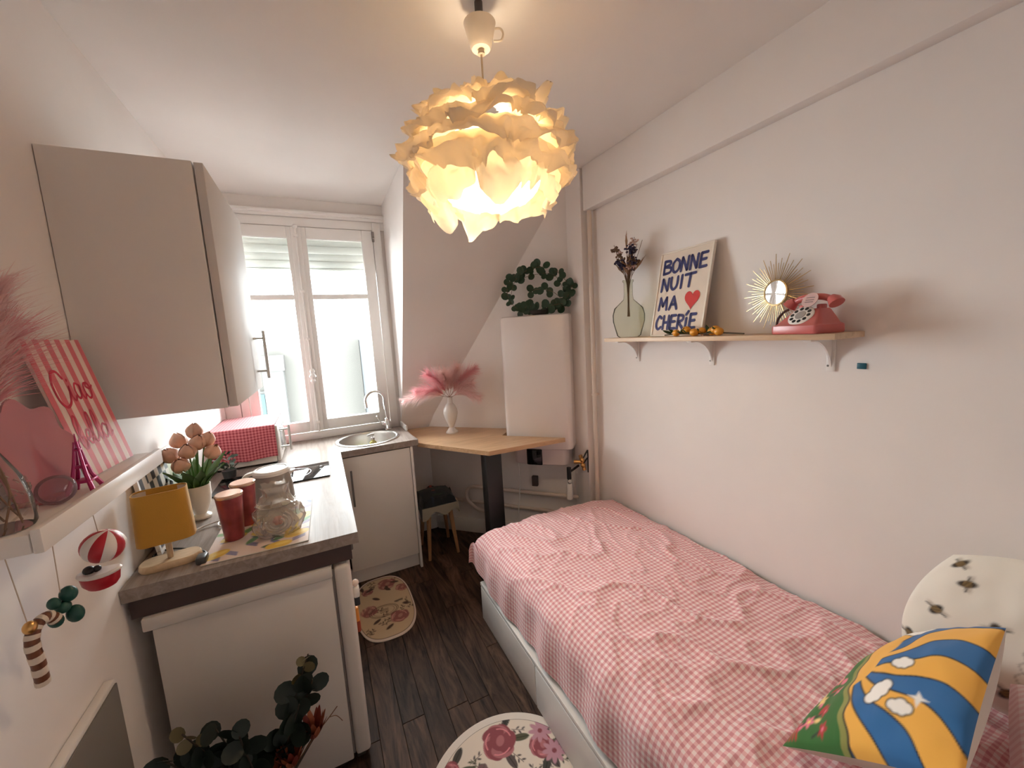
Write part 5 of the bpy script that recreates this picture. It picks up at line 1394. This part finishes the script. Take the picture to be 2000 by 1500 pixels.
def build_desk():
    t = thing('corner_desk', 'angled oak corner desk on a thick black leg', 'desk', (0.93, 2.35, 0))
    poly = [(0.5345, 2.635), (0.858, 2.152), (1.392, 2.128), (1.386, 2.136), (1.078, 2.446), (1.218, 2.590), (0.745, 3.064), (0.60, 3.082), (0.5345, 3.082)]
    obj('desk_top', B().prism(poly, 0.832, 0.860, bev=0.0015), DESKOAK, t, world=True, smooth=False)
    obj('leg', B().box(0.848, 0.952, 2.185, 2.275, 0.0, 0.826, bev=0.003), BLACK, t, world=True)
    obj('leg_plate', B().box(0.83, 0.97, 2.172, 2.288, 0.826, 0.8315), BLACK, t, world=True)
    # stool below it
    s = thing('wooden_stool', 'small wooden stool with splayed legs tucked under the corner desk', 'stool', (0.655, 2.76, 0))
    b = B(); b.box(-0.115, 0.115, -0.12, 0.12, 0.36, 0.385, bev=0.01, seg=3)
    obj('seat', b, STOOLWOOD, s)
    for sx in (-1, 1):
        for sy in (-1, 1): obj('leg', B().tube([(sx * 0.075, sy * 0.08, 0.36), (sx * 0.105, sy * 0.125, 0.0)], [0.018, 0.011], 12), STOOLWOOD, s)
    c = B()
    def f(u, v):
        U, V = 2 * u - 1, 2 * v - 1
        e = max(abs(U), abs(V))
        x, y = 0.135 * U, 0.14 * V
        z = 0.452 - 0.02 * (U * U + V * V)
        if e > 0.82: z -= (e - 0.82) * 0.55 + 0.02 * math.sin(6 * (U + V))
        return (x, y, z)
    n = 60
    us = np.linspace(0, 1, n); U, V = np.meshgrid(us, us, indexing='ij')
    P = np.array([[f(u, v) for v in us] for u in us])
    p = Paint(U, V, lin(16, 20, 24), 0.02); r = random.Random(2)
    for k in range(16): p.leaf(r.random(), r.random(), .08, r.uniform(0, 3), (lin(36, 62, 40), lin(34, 44, 66), lin(24, 40, 34))[k % 3])
    for k in range(4): p.ell(r.random(), r.random(), .05, .035, k, lin(150, 70, 60))
    p.mask((U > .975) | (V < .02), lin(150, 140, 124))
    Pb = P.copy(); Pb[..., 2] = 0.386 + 0 * Pb[..., 2]; Pb[..., :2] *= 0.96
    allP = np.concatenate([P.reshape(-1, 3), Pb.reshape(-1, 3)])
    fs = grid_faces(n, n) + grid_faces(n, n, n * n, True)
    edge = [(i, 0) for i in range(n)] + [(n - 1, j) for j in range(1, n)] + [(i, n - 1) for i in range(n - 2, -1, -1)] + [(0, j) for j in range(n - 2, 0, -1)]
    for (i, j), (k, l) in zip(edge, edge[1:] + edge[:1]): fs.append((i * n + j, n * n + i * n + j, n * n + k * n + l, k * n + l))
    me = painted_mesh('cushion', allP, fs, np.concatenate([p.C.reshape(-1, 4)] * 2), printed('cushion_print', 0.85))
    o = obj('stool_cushion', me, None); o.location = (0.655, 2.76, 0.0005)
    tag(o, 'dark cushion with a leafy print on the stool under the desk', 'cushion')
    # white vase with pampas on the desk
    v = thing('pampas_vase', 'slim white footed vase on the corner desk', 'vase', (0.818, 2.755, 0.86))
    obj('vase_body', B().lathe([(0.044, 0.001), (0.044, 0.010), (0.030, 0.026), (0.018, 0.042), (0.022, 0.056), (0.040, 0.10), (0.052, 0.150), (0.050, 0.175), (0.036, 0.205), (0.020, 0.222), (0.018, 0.255), (0.022, 0.268), (0.018, 0.268), (0.015, 0.25), (0.0, 0.20)], n=40), mat('vase_white', (0.72, 0.68, 0.64), 0.35, bump=0.2, bscale=160), v)
    g = thing('desk_pampas', 'soft pink pampas plumes spreading from the white footed vase', 'pampas grass', (0.818, 2.755, 1.10))
    tips = [((-0.335, -0.04, 0.045), PALEP), ((-0.17, -0.08, 0.215), PINKP), ((0.16, -0.13, 0.225), PINKP), ((0.17, -0.15, 0.02), PALEP), ((0.04, -0.10, 0.24), PALEP), ((-0.05, -0.09, 0.20), PALEP), ((0.12, -0.14, 0.13), PALEP), ((-0.25, -0.05, 0.10), PINKP)]
    for k, (tip, m) in enumerate(tips):
        tip = Vector(tip); mid = tip * 0.45 + Vector((0, 0, 0.05))
        obj('plume', plume_mesh([Vector((0, 0, 0.03)) + tip * 0.12, mid, tip], 0.7, 650, 20 + k, 0.25, 0.092), m, g, smooth=False, kind='stuff')
        obj('stalk', B().tube(crom([(0, 0, -0.02), (0, 0, 0.02), tip * 0.12 + Vector((0, 0, 0.03)), mid], 5), 0.0013, 5), mat('stalk_tan'), g)
build_desk()

def build_boiler_plant():
    t = thing('trailing_plant', 'dark green round-leaved plant in a loose ring on top of the water heater', 'plant', (1.36, 2.33, 1.674), RZ)
    dk = mat('ring_leaf', (0.016, 0.048, 0.016), 0.5, var=0.3, vscale=25)
    lm = leaf_mesh('leaf', 0.024, 0.05, dk, 0.2)
    obj('pot', B().lathe([(0.05, 0.001), (0.06, 0.004), (0.066, 0.028), (0.06, 0.03), (0.0, 0.02)], n=28), mat('basket_dark', (0.03, 0.022, 0.016), 0.8), t)
    sm = mat('stem_brown', (0.14, 0.08, 0.04), 0.7)
    r = random.Random(12)
    br = [[(0, 0, .02), (-.12, .0, .03), (-.20, -.01, .10), (-.215, -.01, .20), (-.15, -.01, .28)], [(0, 0, .02), (.12, 0, .03), (.19, -.02, .08), (.20, -.01, .18), (.13, -.01, .27)],
          [(-.2, -.01, .12), (-.15, -.02, .24), (-.05, -.02, .30), (.05, -.02, .305)], [(.19, 0, .1), (.12, 0, .24), (.03, -.01, .265), (-.10, -.01, .25)],
          [(0, 0, .02), (-.06, -.02, .06), (-.1, -.02, .05)], [(0, 0, .02), (.08, -.03, .05), (.17, -.03, .06)], [(.18, 0, .06), (.1, -.01, .14), (.0, -.02, .165), (-.05, -.02, .15)], [(.19, -.01, .15), (.22, -.02, .16), (.235, -.02, .17)]]
    cnt = [19, 20, 16, 11, 12, 13, 8, 4]
    for k, (pts, n) in enumerate(zip(br, cnt)):
        path = crom(pts, 8)
        obj('stem', B().tube(path, 0.0016, 5), sm, t)
        for j in range(n):
            u = 0.18 + 0.82 * (j + 0.5) / n
            i = min(int(u * (len(path) - 1)), len(path) - 2)
            tg = (path[i + 1] - path[i]).normalized(); a = j * 2.4 + k * 1.1
            sd = Vector((math.cos(a), 0.25 * math.sin(a * 1.7) - 0.15, math.sin(a)))
            inst('leaf', lm, t, frame_from(path[i], tg * 0.3 + sd, up=Vector((r.uniform(-.4, .4), -1, r.uniform(-.2, .6))), scale=r.uniform(0.75, 1.15)))
build_boiler_plant()
# ------------------------------------------------------------------ oak shelf over the bed
SZ = 1.503
def build_shelf():
    t = thing('wall_shelf', 'pale oak wall shelf on three white brackets above the bed', 'shelf', (1.51, 1.20, 1.483))
    P = lambda n, b, m: obj(n, b, m, t, world=True)
    P('shelf_board', B().box(1.420, 1.599, 0.655, 1.745, 1.484, SZ, bev=0.0015), SHELFOAK)
    for y in (1.672, 1.208, 0.745):
        b = B()
        b.box(1.592, 1.5995, y - 0.013, y + 0.013, 1.365, 1.483, bev=0.003)
        b.box(1.445, 1.5995, y - 0.013, y + 0.013, 1.476, 1.4835, bev=0.003)
        pts = [(1.594, 1.372)] + [(1.594 - 0.12 + 0.12 * math.cos(a) - 0.0, 1.36 + 0.118 * math.sin(a)) for a in np.linspace(0.35, PI / 2, 8)] + [(1.594, 1.478)]
        b.rings([[(x, y - 0.003, z) for x, z in pts], [(x, y + 0.003, z) for x, z in pts]])
        br = P('bracket', b, WPLAST)
        for z in (1.385, 1.425): obj('screw', B().lathe([(0.004, 0), (0.003, 0.002)], n=10, m=Matrix.Translation((1.592, y + 0.007, z)) @ Matrix.Rotation(-PI / 2, 4, 'Y')), DARKSTEEL, br, world=True)
build_shelf()

def build_demijohn():
    t = thing('demijohn_vase', 'clear green-tinted glass demijohn vase at the end of the oak shelf', 'vase', (1.505, 1.640, SZ))
    g = thin_glass('green_glass', (0.90, 0.91, 0.84), 0.02, 0.06, 0.06, (0.50, 0.50, 0.40))
    obj('glass', B().lathe([(0.0, 0.002), (0.052, 0.002), (0.062, 0.010), (0.082, 0.085), (0.083, 0.120), (0.074, 0.155), (0.045, 0.182), (0.026, 0.200), (0.0225, 0.225), (0.0225, 0.285), (0.028, 0.292), (0.028, 0.300), (0.022, 0.300)], n=48, cap1=False), g, t)
    d = thing('dried_flowers', 'bunch of brown and purple dried flowers in the demijohn vase', 'dried flowers', (1.505, 1.640, SZ + 0.11))
    r = random.Random(8)
    br = mat('dried_brown', (0.16, 0.085, 0.045), 0.8); pu = mat('dried_purple', (0.035, 0.025, 0.06), 0.8); pk = mat('dried_pink', (0.55, 0.36, 0.30), 0.8); tan = mat('dried_tan', (0.32, 0.19, 0.11), 0.8)
    kinds = []
    for k in range(24):
        a = r.uniform(0, 2 * PI); q = r.uniform(0.03, 0.10); h = r.uniform(0.26, 0.42)
        ex, ey = q * math.cos(a) * 0.7, q * math.sin(a) + 0.0
        path = crom([(0.006 * math.cos(a), 0.006 * math.sin(a), 0.0), (0.004 * math.cos(a + 1), 0.004 * math.sin(a + 1), 0.12), (ex * 0.25, ey * 0.25, 0.21), (ex, ey, h)], 5)
        obj('stem', B().tube(path, 0.0013, 5), br, d)
        tip = path[-1]; tg = (path[-1] - path[-3]).normalized()
        if k < 6:
            b = B(); b.tube([tip - tg * 0.07, tip - tg * 0.03, tip], [0.003, 0.0065, 0.001], 6)
            for j in range(10):
                p0 = tip - tg * (0.065 * j / 10); s = Vector((r.uniform(-1, 1), r.uniform(-1, 1), 0.6)).normalized()
                b.tube([p0, p0 + (tg + s * 0.6) * 0.014], [0.0018, 0.0005], 4)
            obj('grass_ear', b, tan if k % 2 else br, d)
        else:
            b = B(); c0 = path[-2] if k % 3 else path[-4]
            for j in range(16):
                s = Vector((r.gauss(0, 1), r.gauss(0, 1), r.gauss(0, 0.8))).normalized()
                c = c0 + s * r.uniform(0.004, 0.024)
                b.ball(c, (r.uniform(.004, .010), r.uniform(.004, .010), r.uniform(.003, .008)), 6, 4)
            obj('flower_head', b, (pu, pk, pu, br)[k % 4], d)
    b = B()
    for k in range(9):
        a = k * 0.7; m = frame_from((0, 0, 0.215), (math.cos(a) * 0.35, math.sin(a) * 0.5, 1), roll=k)
        b.grid(lambda u, v: m @ Vector((0.010 * math.sin(PI * v) * (2 * u - 1), 0.10 * v, 0.012 * v * v)), 2, 6)
    obj('sheath_leaves', b, mat('sheath', (0.30, 0.15, 0.08), 0.8), d)
build_demijohn()

def build_poster():
    w, h = 0.305, 0.412
    yb = 1.335
    t = thing('poster', 'framed poster with blue hand-painted words and a red heart leaning on the oak shelf', 'poster', (1.500, yb, SZ + 0.0005))
    ang = math.atan2(0.083, h)
    # local x runs towards -y of the room (left to right for the reader), z up, front faces -x
    base = Matrix.Rotation(math.radians(-2.5), 4, 'Z') @ Matrix.Rotation(ang, 4, 'Y') @ Matrix.Rotation(-PI / 2, 4, 'Z')
    fr = mat('poster_frame', (0.80, 0.72, 0.62), 0.5); fw = 0.008
    b = B()
    b.box(-w / 2, w / 2, -0.004, 0.010, 0, fw, bev=0.001, m=base); b.box(-w / 2, w / 2, -0.004, 0.010, h - fw, h, bev=0.001, m=base)
    b.box(-w / 2, -w / 2 + fw, -0.004, 0.010, fw, h - fw, bev=0.001, m=base); b.box(w / 2 - fw, w / 2, -0.004, 0.010, fw, h - fw, bev=0.001, m=base)
    obj('frame', b, fr, t)
    obj('paper', B().box(-w / 2 + fw, w / 2 - fw, 0.0, 0.008, fw, h - fw, m=base), mat('poster_paper', (0.72, 0.62, 0.52), 0.7, var=0.04, vscale=10), t)
    G = {'B': [[(0, 0), (0, 1)], [(0, 1), (.55, .95), (.6, .72), (.05, .55)], [(.05, .55), (.7, .42), (.65, .08), (0, 0)]], 'O': [[(.35, 1), (.02, .7), (.05, .2), (.35, 0), (.66, .25), (.68, .75), (.35, 1)]],
         'N': [[(0, 0), (.05, 1)], [(.05, 1), (.6, .02)], [(.6, .02), (.65, 1)]], 'E': [[(.05, 1), (0, 0)], [(.05, 1), (.6, 1)], [(.03, .52), (.5, .54)], [(0, 0), (.6, .02)]],
         'U': [[(0, 1), (.02, .3), (.3, 0), (.58, .3), (.62, 1)]], 'I': [[(.1, 1), (.08, 0)]], 'T': [[(-.05, .95), (.85, 1.0)], [(.42, .97), (.36, 0)]], 'M': [[(0, 0), (.08, 1)], [(.08, 1), (.38, .3)], [(.38, .3), (.7, 1)], [(.7, 1), (.78, 0)]],
         'A': [[(0, 0), (.35, 1)], [(.35, 1), (.72, 0)], [(.15, .38), (.58, .38)]], 'C': [[(.6, .85), (.3, 1), (.02, .6), (.05, .2), (.32, 0), (.62, .15)]], 'H': [[(0, 0), (.03, 1)], [(.6, 0), (.63, 1)], [(.02, .5), (.62, .5)]],
         'R': [[(0, 0), (.03, 1)], [(.03, 1), (.55, .92), (.55, .62), (.04, .48)], [(.1, .48), (.62, 0)]], 'Í': [[(.08, .72), (.05, 0)], [(.02, 1.0), (.22, 1.22)]]}
    b = B()
    to3 = lambda x, y, hh: base @ Vector((x, -0.0016 - hh, y))
    def word(s, x0, y0, ch, cw, gap, rise=0.0):
        x = x0
        for i, c in enumerate(s):
            wdt = {'I': .2, 'Í': .25, 'T': .8, 'M': .8, 'N': .66}.get(c, .66)
            for q in G[c]:
                pts = [(x + a * cw, y0 + i * rise + d * ch, 0) for a, d in q]
                ribbon(b, crom(pts, 5) if len(pts) > 2 else pts, 0.0068, 0.0, to3)
            x += wdt * cw + gap
    word('BONNE', -0.122, 0.306, 0.062, 0.058, 0.0145)
    word('NUIT', -0.122, 0.222, 0.058, 0.062, 0.016, 0.002)
    word('MA', -0.122, 0.130, 0.058, 0.062, 0.016)
    word('CHERÍE', -0.125, 0.036, 0.062, 0.050, 0.0115)
    obj('lettering', b, mat('ink_blue', (0.035, 0.035, 0.13), 0.7), t, smooth=False)
    b = B(); hp = []
    for k in range(40):
        a = 2 * PI * k / 40
        hp.append((16 * math.sin(a) ** 3, 13 * math.cos(a) - 5 * math.cos(2 * a) - 2 * math.cos(3 * a) - math.cos(4 * a)))
    b.poly([to3(0.072 + 0.0026 * x, 0.168 + 0.0030 * y, 0) for x, y in hp])
    obj('heart', b, mat('heart_red', (0.55, 0.035, 0.03), 0.7), t, smooth=False)
build_poster()

def build_kumquats():
    t = thing('citrus_garland', 'twig of small orange citrus fruits with green leaves lying along the oak shelf', 'garland', (1.445, 1.17, SZ))
    om = mat('orange_fruit', (0.66, 0.28, 0.02), 0.4, bump=0.15, bscale=150)
    tw = mat('twig_dark', (0.07, 0.045, 0.02), 0.8)
    obj('twig', B().tube(crom([(0.0, 0.17, 0.008), (0.004, 0.08, 0.012), (0.0, 0.0, 0.010), (0.006, -0.10, 0.012), (0.0, -0.21, 0.006)], 6), 0.003, 6), tw, t)
    for x, y, z, r in ((0.0, 0.105, 0.0165, .016), (0.012, 0.060, 0.027, .018), (-0.008, 0.005, 0.0175, .017), (0.012, -0.018, 0.021, .0165), (0.018, 0.02, 0.016, .0155), (0.006, -0.085, 0.026, .017), (0.0, -0.105, 0.0175, .017), (0.02, -0.06, 0.018, .017)):
        f = obj('fruit', B().ball((x, y, z), (r * 0.95, r * 1.15, r * 0.95), 16, 10), om, t)
    gm = mat('citrus_leaf', (0.025, 0.055, 0.012), 0.45, var=0.25, vscale=30)
    lm = leaf_mesh('leaf', 0.008, 0.045, gm, 0.2, 0.4)
    r = random.Random(6)
    for k in range(22):
        y = r.uniform(-0.12, 0.16) if k > 9 else r.uniform(0.07, 0.19)
        inst('leaf', lm, t, frame_from((r.uniform(-0.006, 0.012), y, 0.014), (r.uniform(-0.6, 0.3), r.uniform(-1, 1), r.uniform(0.05, 0.5)), roll=r.uniform(-1, 1), scale=r.uniform(0.7, 1.0)))
build_kumquats()

def build_sunburst():
    t = thing('sunburst_mirror', 'round mirror with thin gold sunburst rays leaning on the wall behind the telephone', 'mirror', (1.570, 0.918, 1.655))
    c = Vector((0, 0, 0))
    m = Matrix.Rotation(math.radians(-11), 4, 'Z') @ Matrix.Rotation(math.radians(1.5), 4, 'Y') @ Matrix.Rotation(-PI / 2, 4, 'Y')
    obj('mirror_glass', B().lathe([(0.043, 0.006), (0.043, 0.0075), (0.0, 0.0078)], n=40, m=m), mat('mirror_silver', (0.92, 0.92, 0.92), 0.02, 1.0), t)
    obj('rim', B().lathe([(0.043, 0.0), (0.049, 0.001), (0.049, 0.008), (0.0435, 0.0095), (0.043, 0.006)], n=40, m=m, cap1=False), GOLD, t)
    b = B(); n = 64
    for k in range(n):
        a = 2 * PI * k / n + 0.05
        L = 0.143 if k % 4 == 0 else (0.125 if k % 2 == 0 else 0.108)
        d = Vector((math.cos(a), math.sin(a), 0))
        b.cyl(m @ (d * 0.046 + Vector((0, 0, .004))), m @ (d * L + Vector((0, 0, .004))), 0.0011, n=5)
        if k % 4 == 0:
            d2 = Vector((math.cos(a + .05), math.sin(a + .05), 0))
            b.cyl(m @ (d2 * 0.046 + Vector((0, 0, .004))), m @ (d * L + Vector((0, 0, .004))), 0.0011, n=5)
    obj('rays', b, GOLD, t, kind='stuff')
build_sunburst()

def build_phone():
    t = thing('rotary_telephone', 'pink retro rotary telephone on the oak shelf', 'telephone', (1.490, 0.770, SZ), math.radians(-100))
    pk = mat('phone_pink', (0.55, 0.13, 0.12), 0.28)
    def rr(w, d, z, x=0, y=0):
        r = min(w, d) * 0.16; pts = []
        for cx, cy, a0 in ((w - r, d - r, 0), (-w + r, d - r, PI / 2), (-w + r, -d + r, PI), (w - r, -d + r, 1.5 * PI)):
            for k in range(5):
                a = a0 + PI / 2 * k / 4; pts.append((x + cx + r * math.cos(a), y + cy + r * math.sin(a), z))
        return pts
    # local -y = dial side (front)
    b = B(); b.rings([rr(.078, .064, .001), rr(.080, .066, .006), rr(.079, .065, .028), rr(.070, .056, .034, 0, .003), rr(.045, .030, .075, 0, .020), rr(.040, .024, .082, 0, .022)])
    obj('body', b, pk, t)
    mt = Matrix.Translation((0, -0.026, 0.058)) @ Matrix.Rotation(math.radians(48), 4, 'X')
    d = obj('dial', B().lathe([(.040, -0.012), (.040, .004), (.036, .007), (.0, .007)], n=36, m=mt), CERAM, t)
    for k in range(10):
        a = 2 * PI * k / 10
        obj('finger_hole', B().lathe([(.0062, .0068), (.0062, .0078)], (.0275 * math.cos(a), .0275 * math.sin(a), 0), 12, m=mt), BLACK, d)
    obj('dial_centre', B().lathe([(.017, .007), (.016, .0085), (0, .0085)], n=24, m=mt), mat('dial_grey', (0.35, 0.32, 0.30), 0.5), d)
    b = B()
    for sx in (-1, 1): b.box(sx * .030 - .008, sx * .030 + .008, .008, .038, .078, .096, bev=.004)
    obj('cradle', b, pk, t)
    hs = B(); hs.tube(crom([(-.062, .022, .108), (-.035, .022, .118), (0, .022, .121), (.035, .022, .118), (.062, .022, .108)], 5), [.011] * 21, 12)
    for sx in (-1, 1): hs.tube([(sx * .060, .022, .112), (sx * .072, .020, .104), (sx * .080, .018, .094)], [.014, .020, .022], 16)
    obj('handset', hs, pk, t)
    b = B(); mt2 = Matrix.Translation((.012, -.006, .110)) @ Matrix.Rotation(math.radians(62), 4, 'X')
    b.lathe([(.026, 0), (.026, .002)], n=28, m=mt2)
    tg = obj('paper_tag', b, mat('tag_pink', (0.62, 0.42, 0.40), 0.6), t)
    b = B()
    for q in (-.008, 0, .008): b.box(-.014, .014, q - .0012, q + .0012, .002, .0024, m=mt2)
    obj('tag_marks', b, mat('ink_grey', (0.2, 0.15, 0.15), 0.7), tg)
    obj('cord', B().tube(crom([(-.080, .018, .085), (-.095, .010, .075), (-.108, 0, .05), (-.104, -.005, .02), (-.085, .0, .008), (-.076, .0, .010)], 6), 0.0042, 8), mat('cord_brown', (0.05, 0.015, 0.015), 0.5), t)
build_phone()

def build_sticker():
    b = B(); b.box(-0.004, 0.0, -0.013, 0.013, -0.010, 0.010, bev=0.002)
    o = obj('teal_sticker', b, mat('teal', (0.01, 0.10, 0.14), 0.4)); o.location = (1.5995, 0.658, 1.388)
    tag(o, 'small teal square stuck on the wall below the oak shelf', 'sticker')
build_sticker()

# ------------------------------------------------------------------ across the street
def build_outside():
    cream = mat('facade_cream', (0.040, 0.0385, 0.034), 0.9, var=0.05, vscale=1.5)
    white = mat('facade_white', (0.044, 0.044, 0.042), 0.9)
    t = thing('cream_house', 'cream house wall with a chimney and turquoise windows outside the window', 'building', (-0.5, 9.0, -6))
    P = lambda n, b, m, par=t: obj(n, b, m, par, world=True)
    P('wall', B().box(-2.4, 0.75, 8.6, 10.5, -6, 1.62), cream)
    ch = P('chimney', B().box(-0.95, -0.62, 8.3, 8.6, -1.2, 1.12), white)
    obj('chimney_cap', B().box(-0.98, -0.59, 8.26, 8.64, 1.12, 1.40), mat('cap_grey', (0.025, 0.022, 0.021), 0.8), ch, world=True)
    tq = mat('turquoise_pane', (0.006, 0.036, 0.031), 0.7); tq2 = mat('teal_pane', (0.010, 0.027, 0.030), 0.7)
    for x0, x1, m in ((-1.58, -1.22, tq), (-1.12, -0.98, tq2)):
        w = P('house_window', B().box(x0 - .05, x1 + .05, 8.54, 8.60, -0.3, 0.75), white)
        obj('shutter_panel', B().box(x0, x1, 8.50, 8.54, -0.25, 0.70), m, w, world=True)
    t = thing('white_house', 'white house gable to the right outside the window', 'building', (1.2, 7.5, -6))
    b = B(); b.rings([[(0.76, y, z) for y, z in ((7.9, -6), (7.9, 1.72), (9.6, 1.50), (9.6, -6))], [(1.02, y, z) for y, z in ((7.9, -6), (7.9, 1.90), (9.6, 1.70), (9.6, -6))]])
    P('gable', b, mat('facade_pale', (0.037, 0.040, 0.043), 0.9), t)
    P('side_wall', B().box(1.02, 1.9, 7.8, 9.6, -6, 1.93), mat('facade_blue', (0.034, 0.040, 0.050), 0.9), t)
    P('overhead_cable', B().tube([(1.03, 7.81, 1.72), (-0.5, 7.8, 1.68), (-3.5, 7.8, 1.66)], 0.006, 6), DARKSTEEL, t)
    tag(obj('street_ground', B().box(-15, 15, 3.6, 30, -6.2, -6.0), mat('street', (0.12, 0.12, 0.12), 0.9)), 'grey street far below the window', 'street')
    bpy.data.objects['street_ground']['kind'] = 'structure'
build_outside()
